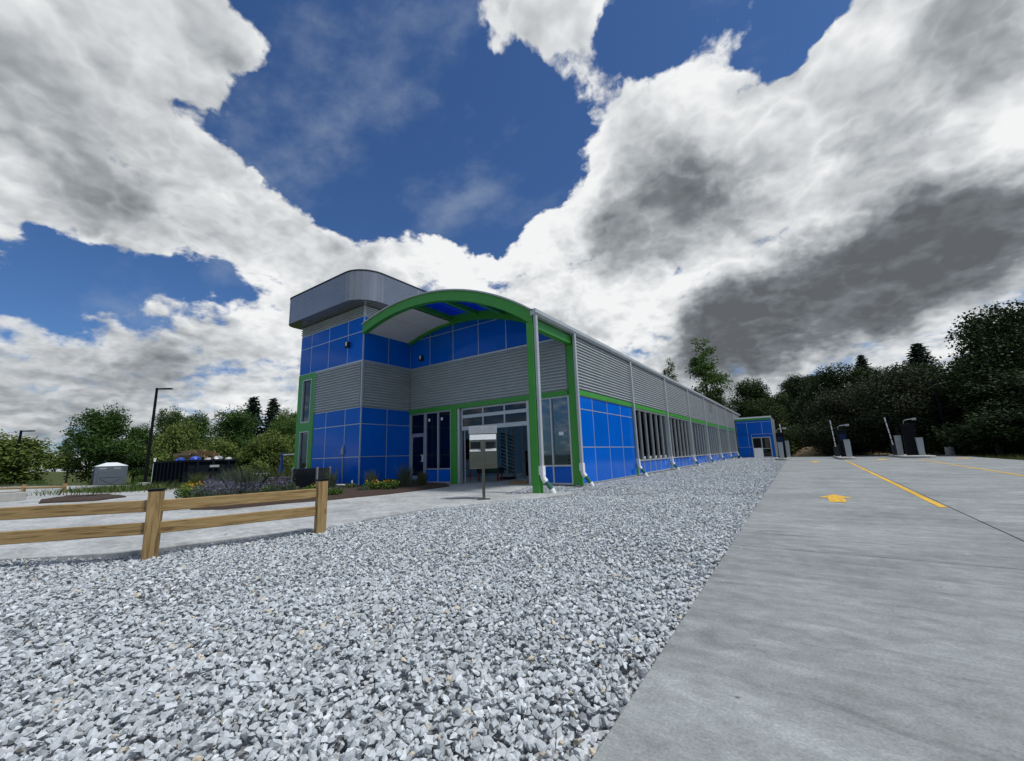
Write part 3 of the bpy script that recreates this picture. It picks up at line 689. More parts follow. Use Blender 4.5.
add_stones(scatter(SPILL, (5.4, -13.5, 6.1, 10), 11, lambda P: rng.random(len(P)) < .8), ST_MID, 0.006, 0.017, 0.3, 0.016)
SVa, SFa, STa = np.concatenate(SV), np.concatenate(SF), np.concatenate(ST_)
def np_mesh(name, V, F, attr, mat, flat_=False):
    me = bpy.data.meshes.new(name); k = F.shape[1]
    me.vertices.add(len(V)); me.vertices.foreach_set('co', V.astype(np.float32).ravel())
    me.loops.add(F.size); me.loops.foreach_set('vertex_index', F.astype(np.int32).ravel())
    me.polygons.add(len(F)); me.polygons.foreach_set('loop_start', np.arange(0, F.size, k, dtype=np.int32))
    me.update(calc_edges=True)
    if flat_: me.shade_flat()
    a = me.attributes.new('tone', 'FLOAT', 'FACE'); a.data.foreach_set('value', attr.astype(np.float32))
    me.materials.append(MT[mat]); return me
go = bpy.data.objects.new('loose_stones', np_mesh('loose_stones', SVa, SFa, STa, 'stone', True)); link(go, gravel); go['kind'] = 'stuff'
print('stones tris', len(SFa))

# painted markings
def arrow(x, y, s, label):
    L = 1.6*s; w = 0.135*s; hw = 0.30*s; hl = 0.75*s
    o = MB().prism([(-w, 0), (w, 0), (w, L-hl), (hw, L-hl-0.02), (0, L), (-hw, L-hl-0.02), (-w, L-hl)], 0.003, 0.006).build('painted_arrow', 'yellow', loc=(x, y, 0))
    tag(o, label, 'arrow marking', 'yellow arrows painted on the lanes')
arrow(7.0, -2.98, 1.0, 'yellow arrow painted on the near lane, closest to the viewer')
arrow(7.2, 22.6, 1.5, 'small far yellow arrow between the kiosk by the annex and the middle kiosk')
arrow(11.2, 25.5, 1.5, 'small far yellow arrow before the rightmost gate island')
arrow(15.3, 25.5, 1.5, 'faint far yellow arrow right of the rightmost island')
def line(a, b, w, label):
    a, b = Vector((*a, 0)), Vector((*b, 0)); d = (b-a).normalized(); n = Vector((-d.y, d.x, 0))*w/2
    o = MB().prism([tuple((q)[:2]) for q in (a-n, a+n, b+n, b-n)], 0.003, 0.0062).build('lane_line', 'yellow')
    tag(o, label, 'lane line', 'yellow lines between the lanes')
line((8.40, -3.35), (9.07, 25.9), 0.11, 'long yellow line running up to the middle gate island')
line((11.93, 4.2), (12.95, 25.6), 0.11, 'far yellow line at right running to the rightmost gate island')

# ------------------------------------------------------------------ car wash building
B = empty('car_wash_building', (0, 0, 0), 0, 'long blue and grey car wash hall with green arched canopy and tower', 'building')
b, W, T = 6.168, 8.92, 2.73
XT = -14.2
ZB, ZS = 3.44, 5.45
XC, ZC, RO = -5.85, -2.40, 10.0
def arcz(x, r): return ZC+math.sqrt(max(0, r*r-(x-XC)**2))
front = Face((0, 0, 0), (1, 0, 0), (0, -1, 0)); right = Face((0, 0, 0), (0, 1, 0), (1, 0, 0))
tfront = Face((0, -T, 0), (1, 0, 0), (0, -1, 0)); tright = Face((-W, 0, 0), (0, 1, 0), (1, 0, 0))
YEND = 50.6
# --- tower
tw = MB()
tw.box(XT, -T+0.006, 0.0, -W-0.006, 4.5, 8.3)
# hollow look for the glazed strip: the core stays behind a room
core = MB().box(-12.6, -T+0.006, 0, -W-0.006, 4.5, 8.2).build('tower_wall', 'wall', B)
MB().box(XT, -T+0.006, 5.45, -12.602, 4.5, 8.2).build('tower_wall', 'wall', B)
MB().box(XT, 1.2, 0, -12.602, 4.5, 5.448).build('tower_wall', 'inner', B)
MB().box(XT, -T+0.3, 0, XT+0.12, 1.198, 5.448).build('tower_wall', 'wall', B)
MB().box(XT+0.125, -T+0.35, 2.72, -12.61, 1.19, 2.95).build('tower_floor', 'inner', B)
TF = tfront
u_up = [XT, -13.2, -11.63, -10.08, -W]; z_up = [5.52, 6.86, 7.56]
TF.panels(core, u_up, z_up); TF.joints(core, u_up, z_up)
u_lo = [-12.63, -11.58, -10.06, -W]; z_lo = [0.04, 1.28, 2.69, 3.42]
TF.panels(core, u_lo, z_lo); TF.joints(core, u_lo, z_lo)
TF.siding(core, -12.63, -W-0.05, ZB+0.02, ZS); TF.siding(core, XT, -W-0.05, 7.60, 8.06)
TF.part('cap_trim', 'trim', core, -12.63, -W-0.052, ZS+0.002, 5.50, 0.002, 0.05)
# right face of the tower
u_r = [-T, -1.38, -0.03]
tright.panels(core, u_r, z_lo); tright.joints(core, u_r, z_lo)
tright.panels(core, u_r, z_up); tright.joints(core, u_r, z_up)
tright.siding(core, -T+0.05, -0.04, ZB+0.02, ZS); tright.siding(core, -T+0.05, 4.4, 7.60, 8.06)
tright.part('cap_trim', 'trim', core, -T+0.052, -0.04, ZS+0.002, 5.50, 0.002, 0.05)
for z0, z1 in ((ZB, 5.52), (7.57, 8.06)):
    MB().box(-W-0.05, -T-0.052, z0, -W+0.052, -T+0.05, z1).build('corner_trim', 'trim', core)
Face((XT, 0, 0), (0, 1, 0), (-1, 0, 0)).siding(core, -T+0.02, 4.45, 0.05, 8.06)
# green framed strip window
gw = MB()
for u0, u1, z0, z1 in ((XT, -13.80, 0.0, 5.5), (-12.98, -12.635, 0.0, 5.5), (-13.80, -12.98, 5.22, 5.5), (-13.80, -12.98, 2.62, 3.05), (-13.80, -12.98, 0.0, 0.45)):
    TF.box(gw, u0, u1, z0, z1, -0.10, 0.06)
wf = gw.build('window', 'green', B)
for z0, z1 in ((3.05, 5.22), (0.45, 2.62)):
    fm = MB()
    for u0, u1, a, c in ((-13.80, -13.75, z0, z1), (-13.03, -12.98, z0, z1), (-13.75, -13.03, z1-.05, z1), (-13.75, -13.03, z0, z0+.05)): TF.box(fm, u0, u1, a, c, -0.06, 0.064)
    fm.build('frame', 'trim', wf)
    TF.part('pane', 'glass', wf, -13.75, -13.03, z0+.05, z1-.05, -0.02, -0.012)
# wall lamps and a hose connection
def wall_lamp(F, u, z, par):
    l = F.part('wall_lamp', 'dark', par, u-.10, u+.10, z-.16, z+.10, 0.03, 0.20, bevel=.01)
    F.part('lens', 'paper', l, u-.02, u+.085, z-.10, z+.075, 0.201, 0.21)
wall_lamp(tfront, -9.98, 6.42, B)
fb = MB(); TF.box(fb, -10.12, -10.0, 1.42, 1.66, 0.035, 0.12); TF.box(fb, -10.09, -10.03, 1.66, 1.80, 0.035, 0.09); TF.box(fb, -10.08, -10.04, 0.4, 1.42, 0.036, 0.07)
fb.build('hose_connection', 'galv', B)
# --- parapet ring round the tower top, rounded corners
def rounded(x0, y0, x1, y1, rr, rl, n=12):
    pts = []
    for cx, cy, r_, a0 in ((x1-rr, y0+rr, rr, -90), (x1-rr, y1-rr, rr, 0), (x0+rl, y1-rl, rl, 90), (x0+rl, y0+rl, rl, 180)):
        for i in range(n+1):
            a = R(a0+90*i/n); pts.append((cx+r_*math.cos(a), cy+r_*math.sin(a)))
    return pts
PX0, PY0, PX1, PY1, PZ0, PZ1 = -14.45, -3.58, -8.07, 5.2, 8.07, 9.46
ring = rounded(PX0, PY0, PX1, PY1, 1.15, 0.55)
inn = rounded(PX0+.008, PY0+.008, PX1-.008, PY1-.008, 1.142, 0.542)
par = MB().prism(rounded(PX0+.009, PY0+.009, PX1-.009, PY1-.009, 1.141, 0.541), PZ0+0.02, PZ1-0.05).build('parapet', 'trim', B)
MB().prism(rounded(PX0+.05, PY0+.05, PX1-.05, PY1-.05, 1.1, 0.5), PZ0-0.004, PZ0+0.018).build('soffit', 'fascia', par)
rimo = rounded(PX0-.02, PY0-.02, PX1+.02, PY1+.02, 1.17, 0.57)
MB().prism(rimo, PZ1-0.03, PZ1+0.03).build('cap', 'dark', par)
# fascia panels: cut the outline into pieces
def fascia(pts_o, pts_i):
    MB_ = MB(); k = len(pts_o)
    A = [(*p, PZ0) for p in pts_o]; A2 = [(*p, PZ1-0.04) for p in pts_o]; C = [(*p, PZ0) for p in pts_i]; C2 = [(*p, PZ1-0.04) for p in pts_i]
    MB_.add(A+A2, [(i, i+1, k+i+1, k+i) for i in range(k-1)]); MB_.add(C+C2, [(i, i+1, k+i+1, k+i) for i in range(k-1)])
    MB_.add(A+C, [(i, i+1, k+i+1, k+i) for i in range(k-1)])
    MB_.add([A[0], A2[0], C2[0], C[0]], [(0, 1, 2, 3)]); MB_.add([A[-1], A2[-1], C2[-1], C[-1]], [(0, 1, 2, 3)])
    return MB_.build('fascia_panel', 'fascia', par)
n_ = 13
segs = []
g_ = 0.022
corner = list(zip(ring[0:n_], inn[0:n_])); c2 = list(zip(ring[n_:2*n_], inn[n_:2*n_])); c3 = list(zip(ring[2*n_:3*n_], inn[2*n_:3*n_])); c4 = list(zip(ring[3*n_:], inn[3*n_:]))
for cc in (corner, c2, c3, c4): fascia([q[0] for q in cc], [q[1] for q in cc])
def straight(a, c, n):
    ao, ai = a; co, ci = c
    for i in range(n):
        t0, t1 = i/n, (i+1)/n
        f_ = lambda p, q, t: (p[0]+(q[0]-p[0])*t, p[1]+(q[1]-p[1])*t)
        L_ = math.dist(ao, co); e = g_/L_
        fascia([f_(ao, co, t0+e), f_(ao, co, t1-e)], [f_(ai, ci, t0+e), f_(ai, ci, t1-e)])
straight(c4[-1], corner[0], 2); straight(corner[-1], c2[0], 3); straight(c2[-1], c3[0], 2); straight(c3[-1], c4[0], 3)

# --- hall shell
hall = MB().box(-W-0.2, 4.5, 0.0, -W, YEND, 7.0).build('hall_wall', 'inner', B)
MB().box(-W, YEND-0.2, 0.0, -0.15, YEND, 5.6).build('hall_wall', 'inner', B)
MB().box(-W+0.002, 12.0, 0.0, -0.2, 12.15, 5.55).build('partition_wall', 'inner', B)
MB().box(-W+0.05, 0.16, -0.2, -0.16, YEND-.3, 0.004).build('hall_floor', 'drive', B)
# front wall backing above the openings, with a vaulted top
N_ARC = 20
def arc_poly(x0, x1, z0, r, n=8): return [(x0, z0), (x1, z0)] + [(x1+(x0-x1)*i/n, arcz(x1+(x0-x1)*i/n, r)) for i in range(n+1)]
MB().box(-W+0.003, 0.17, 0.006, -W+0.03, 11.9, 6.6).build('inner_lining', 'inner', B)
fwall = front.poly(MB(), arc_poly(-W+0.002, -0.16, 3.26, 9.955, 24), -0.15, 0.0).build('front_wall', 'wall', B)
gj = [-W, -7.52, -6.02, -4.51, -3.01, -1.5, -0.02]
for a, c in zip(gj, gj[1:]):
    g = 0.014
    zt = min(arcz(a, 9.66), arcz(c, 9.66)); 
    if zt > 6.95 or max(arcz(a, 9.66), arcz(c, 9.66)) > 7.0:
        front.part('blue_panel', 'blue', fwall, a+g, c-g, 5.53, 6.90-g, 0.012, 0.03, bevel=.004) if zt > 6.90 else front.poly(MB(), [(a+g, 5.53), (c-g, 5.53)]+[(c-g+(a-c+2*g)*i/8, min(6.886, arcz(c-g+(a-c+2*g)*i/8, 9.64))) for i in range(9)], 0.012, 0.03).build('blue_panel', 'blue', fwall)
        up_ = [(x, arcz(x, 9.64)) for x in [c-g+(a-c+2*g)*i/10 for i in range(11)]]; up_ = [q for q in up_ if q[1] > 6.93]
        if len(up_) > 1: front.poly(MB(), [(up_[-1][0], 6.914), (up_[0][0], 6.914)]+up_, 0.012, 0.03).build('blue_panel', 'blue', fwall)
    else:
        front.poly(MB(), arc_poly(a+g, c-g, 5.53, 9.64), 0.012, 0.03).build('blue_panel', 'blue', fwall)
jm = MB(); front.box(jm, -W, -3.0, 6.886, 6.914, 0.003, 0.034)
for u in gj[1:-1]: front.box(jm, u-.016, u+.016, 5.5, arcz(u, 9.62), 0.002, 0.031)
jm.build('joint_trim', 'trim', fwall)
front.siding(fwall, -W+0.045, -0.28, ZB+0.02, 5.42)
front.part('cap_trim', 'trim', fwall, -W+0.05, -0.27, 5.425, 5.505, 0.003, 0.06)
front.part('green_beam', 'green', fwall, -W+0.02, -0.27, 3.25, ZB, 0.004, 0.075)
wall_lamp(front, -8.05, 5.95, B)
# storefront
sf = MB()
def frame_(mb, F, us, zs, w=0.028, d0=-0.10, d1=0.03):
    for u in us: F.box(mb, u-w, u+w, zs[0], zs[-1], d0, d1)
    for z in zs: F.box(mb, us[0]-w, us[-1]+w, z-w, z+w, d0+.003, d1-.003)
    return mb
shop = frame_(MB(), front, [-7.82, -7.0, -6.2], [0.06, 0.64, 3.22]).build('window', 'trim', B)
for a, c in ((-7.82, -7.0), (-7.0, -6.2)):
    front.part('pane', 'glass', shop, a+.03, c-.03, 0.67, 3.19, -0.05, -0.042)
    front.part('blue_panel', 'blue', shop, a+.03, c-.03, 0.09, 0.61, -0.04, 0.0)
    front.part('sticker', 'paper', shop, a+.14, a+.26, 2.82, 2.95, -0.041, -0.039)
for x in (-7.41, -6.6): pass
front.part('sill', 'trim', shop, -8.9, -6.17, 0.0, 0.028, -0.1, 0.06)
dr = frame_(MB(), front, [-8.85, -7.88], [0.05, 2.27, 3.22]).build('door', 'trim', B)
front.part('pane', 'glass', dr, -8.82, -7.91, 2.30, 3.19, -0.05, -0.042)
df = MB()
for u0, u1, z0, z1 in ((-8.815, -8.74, .08, 2.24), (-7.99, -7.915, .08, 2.24), (-8.74, -7.99, 2.14, 2.24), (-8.74, -7.99, .08, .34)): front.box(df, u0, u1, z0, z1, -.07, -.02)
df.build('leaf_frame', 'trim', dr); front.part('pane', 'glass', dr, -8.738, -7.992, .342, 2.138, -0.05, -0.044)
hd = MB(); front.box(hd, -8.02, -7.995, 0.98, 1.30, -.02, .05); front.box(hd, -8.1, -8.02, 0.98, 1.005, .03, .05); front.box(hd, -8.1, -8.02, 1.275, 1.30, .03, .05); hd.build('handle', 'white', dr)
front.part('column', 'green', B, -6.165, -5.80, 0.0, 3.25, -0.12, 0.07, bevel=.008)
front.part('column', 'green', B, -2.0, -1.60, 0.0, 3.25, -0.12, 0.07, bevel=.008)
gd = MB(); front.box(gd, -5.795, -5.66, 0, 3.25, -.16, .03); front.box(gd, -2.12, -2.005, 0, 3.25, -.22, .03)
gdo = gd.build('garage_door', 'trim', B)
sec = MB()
for z0, z1 in ((2.27, 2.44), (2.80, 2.94), (3.17, 3.249)): front.box(sec, -5.60, -2.12, z0, z1, -.10, -.04)
for u in (-5.57, -4.39, -3.26, -2.15): front.box(sec, u-.03, u+.03, 2.27, 3.24, -.096, -.044)
sec.build('door_section', 'trim', gdo)
for a, c in ((-5.54, -4.42), (-4.36, -3.29), (-3.23, -2.18)):
    for z0, z1 in ((2.44, 2.80), (2.94, 3.17)): front.part('pane', 'glass_dark', gdo, a, c, z0, z1, -.075, -.068)
tk = MB()
for u in (-5.5, -2.22): tk.tube([(u, 0.14, 0), (u, 0.14, 2.9), (u, 0.35, 3.35), (u, 0.9, 3.55), (u, 3.2, 3.6)], 0.025, 6)
tk.build('door_track', 'galv', gdo)
w2 = frame_(MB(), front, [-1.57, -1.04, -0.28], [0.06, 0.70, 3.22]).build('window', 'trim', B)
for a, c in ((-1.57, -1.04), (-1.04, -0.28)):
    front.part('pane', 'glass', w2, a+.03, c-.03, 0.73, 3.19, -0.05, -0.042); front.part('blue_panel', 'blue', w2, a+.03, c-.03, 0.09, 0.67, -0.04, 0.0)
front.part('sticker', 'paper', w2, -0.78, -0.58, 1.80, 1.93, -0.041, -0.039)
# --- right wall
rwall = MB()
right.box(rwall, 0.2, YEND, 3.26, 5.5, -0.15, 0.0); right.box(rwall, 0.2, b, 0.0, 3.26, -0.15, 0.0); right.box(rwall, 7*b, YEND, 0.0, 3.26, -.15, 0.0)
rw = rwall.build('side_wall', 'wall', B)
for k in range(8):
    y0, y1 = k*b+0.13, min((k+1)*b-0.13, YEND)
    right.siding(rw, y0-(.13 if k else 0), y1+.13, ZB+0.02, 5.46, pitch=0.12)
    right.part('green_beam', 'green', rw, y0, y1, 3.25, ZB, 0.004, 0.07)
us = [0.13, 1.40, 2.90, 4.45, b-0.13]; zs = [0.04, 1.34, 2.74, 3.24]
right.panels(rw, us, zs); right.joints(rw, us, zs)
right.part('plinth', 'base_concrete', rw, -0.1, b*7, -0.25, 0.028, -0.14, 0.02)
for k in range(1, 7):
    y0, y1 = k*b+0.16, (k+1)*b-0.16; n = 6; mu = [y0+(y1-y0)*i/n for i in range(n+1)]
    wn_ = frame_(MB(), right, [mu[0], mu[-1]], [0.06, 0.69, 3.21], 0.03, -0.14, 0.05).build('window', 'trim', B)
    for u in mu[1:-1]: right.part('mullion', 'trim', wn_, u-.028, u+.028, 0.09, 3.18, -0.139, 0.022)
    for a, c in zip(mu, mu[1:]):
        right.part('pane', 'glass', wn_, a+.03, c-.03, 0.72, 3.18, -0.055, -0.048)
        right.part('blue_panel', 'blue', wn_, a+.03, c-.03, 0.09, 0.66, -0.03, 0.012)
        if k == 1: MB().tube([(0.03, a+.09, 0.75), (0.03, a+.09, 0.88)], 0.045, 8).build('bracket', 'white', wn_)
vt = right.part('louvre_vent', 'fascia', rw, 4.42*b, 4.72*b, 4.45, 5.25, 0.042, 0.06)
for i in range(7): right.part('slat', 'dark', vt, 4.43*b, 4.71*b, 4.50+i*.105, 4.55+i*.105, 0.06, 0.075)
# columns, gutter, downspouts
def downspout(y, x=0.03):
    d = MB().box(x+.04, y-.06, 0.76, x+.14, y+.06, 5.52).build('downspout', 'gutter', B, bevel=.012)
    e = MB(); e.box(x+.02, y-.08, 0.52, x+.16, y+.08, 0.78); e.tube([(x+.09, y, .56), (x+.11, y+.02, .42), (x+.17, y+.06, .32)], .085, 10)
    e.build('elbow', 'white', d)
    MB().tube([(x+.15, y+.045, .36), (x+.32, y+.15, 0.08)], .068, 10).build('drain_pipe', 'drain', d)
    MB().tube([(x+.30, y+.14, .11), (x+.36, y+.18, -0.03)], .085, 10).build('pipe_collar', 'white', d)
for k in range(8):
    y = k*b
    if k == 0: MB().box(-0.26, -0.02, 0.0, 0.06, 0.19, 5.5).build('column', 'green', B, bevel=.008)
    else: MB().box(-0.10, y-.13, 0.0, 0.04, y+.13, 3.44).build('column', 'green', B, bevel=.008)
    downspout(y+(-0.06 if k == 0 else -0.08), 0.04 if k == 0 else 0.03)
gut = MB(); A_ = [(0.0, 5.50), (0.15, 5.50), (0.20, 5.58), (0.20, 5.70), (0.0, 5.70)]
gut.loft([(x, -T-0.16, z) for x, z in A_], [(x, YEND, z) for x, z in A_]); gut.build('gutter', 'gutter', B)
# --- roof vault
def vault(x0, x1, y0, y1, r0, r1, n=28):
    mb = MB(); A = []; Bq = []
    pts = [(x0+(x1-x0)*i/n) for i in range(n+1)]
    prof = [(x, arcz(x, r1)) for x in pts] + [(x, arcz(x, r0)) for x in reversed(pts)]
    k = len(prof); fs = []
    mb.add([(x, y0, z) for x, z in prof]+[(x, y1, z) for x, z in prof], [(i, (i+1) % k, k+(i+1) % k, k+i) for i in range(k)])
    for q in (0, k):
        mb.f += [(q+i, q+i+1, q+k-2-i, q+k-1-i) for i in range(n)]
    return mb
rf = vault(-W, 0.1, 12.0, YEND, 9.97, 10.04).build('roof', 'roof', B)
rs_ = [-W, -7.9, -6.6, -5.5, -4.2, -3.1, -1.8, 0.1]
for i_, (xa, xb) in enumerate(zip(rs_, rs_[1:])):
    vault(xa+(.002 if i_ else 0), xb, 0.0, 11.998, 9.97, 10.04, 8).build('translucent_panel' if i_ % 2 else 'roof_sheet', 'added_skylight' if i_ % 2 else 'roof', rf)  # hall's translucent strips are added, out of view, to brighten the interior
for i in range(17):
    x = -W+0.28+i*0.53
    if x < 0: MB().add([], []).loft([(x-.015, -.02, arcz(x, 10.03)), (x+.015, -.02, arcz(x, 10.03)), (x+.015, -.02, arcz(x, 10.085)), (x-.015, -.02, arcz(x, 10.085))], [(x-.015, YEND, arcz(x, 10.03)), (x+.015, YEND, arcz(x, 10.03)), (x+.015, YEND, arcz(x, 10.085)), (x-.015, YEND, arcz(x, 10.085))]).build('roof_seam', 'roof', rf)
# --- canopy
cp = vault(-W+0.02, 0.03, -T-0.10, -T+0.12, 9.61, 9.98).build('canopy_arch', 'green', B)
vault(-W+0.01, 0.08, -T-0.16, -T+0.0, 9.982, 10.03).build('edge_trim', 'gutter', cp)
vault(-W+0.03, -0.28, -0.20, -0.04, 9.60, 9.958).build('rear_arch', 'green', cp)
pur = [-5.95, -4.42, -2.95, -1.75, -0.75]
for x in pur:
    z1, z0 = arcz(x, 9.96), arcz(x, 9.76)
    MB().box(x-.07, -T+.122, z0, x+.07, -0.202, z1).build('purlin', 'green', cp)
pl = [-5.95, -4.42, -2.95, -1.75, -0.75, 0.02]
for a, c in zip(pl, pl[1:]):
    for q0, q1 in ((0.0, 0.5), (0.5, 1.0)):
        aa, cc = a+.02+(c-a)*q0, a+(c-a)*q1-.01
        vault(aa, cc, -T-.05, -0.02, 9.965, 9.99, 5).build('translucent_panel', 'poly', cp)
for a, c in ((-W+.03, -7.38), (-7.36, -6.05)):
    vault(a, c, -T+.121, -0.202, 9.70, 9.73, 8).build('soffit_sheet', 'soffit', cp)
vault(-W+.01, -5.95, -T-.05, -0.01, 9.985, 10.02, 8).build('canopy_roof', 'roof', cp)
MB().box(-0.23, -T+.12, 5.16, 0.0, -0.02, 5.46).build('eave_beam', 'green', cp)
MB().box(-0.20, -T-.12, -0.02, 0.04, -T+.12, arcz(-0.08, 9.6)+.02).build('canopy_post', 'green', B, bevel=.008)
downspout(-T-0.03, 0.02)

# --- annex at the far end
AX = empty('blue_annex', (0, 0, 0), 0, 'low blue panelled annex with glass door at the far end of the hall', 'building')
an = Face((0, 44, 0), (1, 0, 0), (0, -1, 0))
aw = MB().box(0.18, 44.006, -0.05, 3.95, 50, 4.78).build('wall', 'wall', AX)
an.part('green_beam', 'green', aw, 0.2, 3.95, 4.42, 4.66, 0.0, 0.05); an.part('cap_trim', 'white', aw, 0.18, 4.02, 4.665, 4.84, -0.02, 0.08)
ua = [0.2, 1.36, 2.92, 3.95]
an.panels(aw, ua, [2.75, 4.21, 4.42]); an.panels(aw, [0.2, 1.36, 1.72], [0.02, 1.25, 2.75]); an.part('blue_panel', 'blue', aw, 1.735, 3.62, 2.40, 2.735, .012, .03); an.part('blue_panel', 'blue', aw, 3.64, 3.94, 0.02, 2.735, .012, .03)
an.joints(aw, ua, [2.75, 4.21]); an.joints(aw, [0.2, 1.36, 1.72], [1.25, 2.75])
MB().box(3.95, 43.97, -0.05, 4.02, 44.06, 4.66).build('corner_trim', 'trim', aw)
Face((3.95, 44, 0), (0, 1, 0), (1, 0, 0)).siding(aw, 0.06, 6, 0.05, 4.7)
ad = frame_(MB(), an, [1.76, 2.70, 3.60], [0.04, 2.34], 0.05, 0.0, 0.06).build('door', 'trim', AX)
an.part('pane', 'glass_dark', ad, 1.81, 2.65, .09, 2.29, .02, .028); an.part('pane', 'glass_dark', ad, 2.75, 3.55, .09, 2.29, .02, .028)
an.part('mid_rail', 'trim', ad, 2.75, 3.55, 1.0, 1.06, .029, .05)
MB().box(-0.47, -0.02, 0, 0.47, 0.02, 1.15).build('white_board', 'white', loc=(2.25, 43.70, -0.03), rot=(R(-8), 0, 0)); tag(bpy.data.objects['white_board'], 'white board leaning against the glass door of the far annex', 'board')

# ------------------------------------------------------------------ wash equipment inside the hall
def brush(x, y, label, h=2.2):
    e = empty('wash_brush', (x, y, 0), 0, label, 'brush', 'green wash brushes in the hall')
    MB().tube([(0, 0, 0), (0, 0, h+.5)], .05, 8).build('shaft', 'galv', e); MB().box(-.3, -.25, 0, .3, .25, .12).build('base', 'dark', e)
    for i in range(11):
        z = 0.35+i*0.17
        MB().add([(-.36, -.03, z+.16), (.36, -.03, z-.06), (.36, -.03, z), (-.36, -.03, z+.24), (-.36, .03, z+.16), (.36, .03, z-.06), (.36, .03, z), (-.36, .03, z+.24)], [(0, 1, 2, 3), (7, 6, 5, 4), (0, 1, 5, 4), (1, 2, 6, 5), (2, 3, 7, 6), (3, 0, 4, 7)]).build('cloth_strip', 'brush', e)
brush(-5.3, 3.0, 'green slatted wash brush seen through the open garage door')
brush(-0.9, 1.6, 'green slatted wash brush behind the window right of the canopy post')
def steel_post(x, y, label):
    o = MB().box(-.06, -.06, 0, .06, .06, 3.74).add([], []).box(-.14, -.14, 0.0, .14, .14, .02).build('steel_post', 'galv', loc=(x, y, 0.004)); tag(o, label, 'post', 'steel posts in the hall')
steel_post(-5.75, 4.2, 'grey steel post inside the hall, left of the two seen in the doorway'); steel_post(-5.0, 4.0, 'grey steel post inside the hall, right of the two seen in the doorway')
cab = empty('control_cabinet', (-5.6, 6.0, 0), 0, 'dark control cabinet standing deep inside the hall', 'cabinet')
MB().box(-.45, -.25, .1, .45, .25, 1.35).build('body', 'black', cab, bevel=.015); MB().box(-.4, -.27, .75, .4, -.252, 1.25).build('cabinet_door', 'dark', cab)
for s_ in (-.4, .4): MB().box(s_-.04, -.2, 0, s_+.04, .2, .1).build('foot', 'black', cab)
MB().box(-.04, -.27, 1.35, .04, -.2, 1.75).build('mast', 'black', cab)
lad = empty('red_ladder', (-6.6, 1.6, 0), R(20), 'red step ladder leaning just inside the garage door', 'ladder')
for s_ in (-.2, .2): MB().tube([(s_, -.25, 0.004), (s_*.8, .1, 1.75)], .022, 6).build('rail', 'red', lad)
for i in range(5): MB().tube([(-.19, -.25+.07*(i+.7), .35*(i+.7)), (.19, -.25+.07*(i+.7), .35*(i+.7))], .018, 6).build('rung', 'red', lad)
mach = empty('roller_machine', (-5.5, 1.9, 0), R(8), 'dark wheeled machine with green cloth behind the steel box', 'machine')
MB().box(-.6, -.25, .35, .6, .25, .6).build('body', 'dark', mach, bevel=.02)
for s_ in (-.5, .5):
    for q in (-.2, .2): MB().box(s_-.03, q-.03, 0, s_+.03, q+.03, .35).build('leg', 'red', mach)
for i in range(4): MB().box(.1+.1*i, -.27, .38+.05*(i % 2), .18+.1*i, -.26, .55).build('cloth_strip', 'brush', mach)
bp_ = MB().box(-.7, -.05, 1.0, .7, .05, 2.1).build('wall_panel_box', 'black', loc=(-8.2, 4.0, 0)); tag(bp_, 'black panel box hanging on the inner wall left of the doorway', 'panel')
pal = empty('timber_boards', (-2.7, 0.55, 0.004), R(14), 'loose timber boards lying on the garage floor', 'boards')
for i in range(4): MB().box(-.6, -.05, 0, .6, .05, .045).build('board', 'wood', pal, loc=(random.uniform(-.08, .08), -.2+.12*i, .047*(i % 2)), rot=(0, R(0), random.uniform(-.15, .15)))

# ------------------------------------------------------------------ steel box on a post
sb = empty('steel_box', (-0.56, -4.71, -0.008), R(37), 'stainless steel box on a square post before the garage door', 'steel box')
MB().box(-.04, -.05, 0, .04, .05, 1.56).build('post', 'steel', sb, bevel=.006)
MB().box(-.17, -.10, 0.0, .17, .10, .015).build('base_plate', 'dark', sb)
MB().box(-.38, .052, .80, .38, .30, 1.26).build('lower_bin', 'steel', sb, bevel=.012)
hb = MB().box(-.38, .055, 1.262, .38, .34, 1.74).build('housing', 'steel', sb, bevel=.01)
for s_ in (-1, 1):
    MB().box(min(s_*.07, s_*.34), .048, 1.34, max(s_*.07, s_*.34), .056, 1.52).build('recess_shade', 'dark', hb)  # flat dark plate paints the shade of a hollow on the housing
    MB().loft([(s_*.06, .052, 1.262), (s_*.36, .052, 1.262), (s_*.36, -.06, 1.262), (s_*.06, -.06, 1.262)], [(s_*.06, .052, 1.335), (s_*.36, .052, 1.335), (s_*.36, -.02, 1.29), (s_*.06, -.02, 1.29)]).build('tray_lip', 'trim', hb)  # paler metal paints in the bright line along the tray
MB().loft([(-.36, .053, 1.56), (.36, .053, 1.56), (.36, -.05, 1.575), (-.36, -.05, 1.575)], [(-.36, .053, 1.72), (.36, .053, 1.72), (.36, .03, 1.72), (-.36, .03, 1.72)]).build('sloped_lid', 'trim', hb)  # lid highlight put into the colour as a paler metal
MB().box(-.39, .06, 1.742, .39, .33, 1.95).build('top_plate', 'galv', sb, bevel=.008)

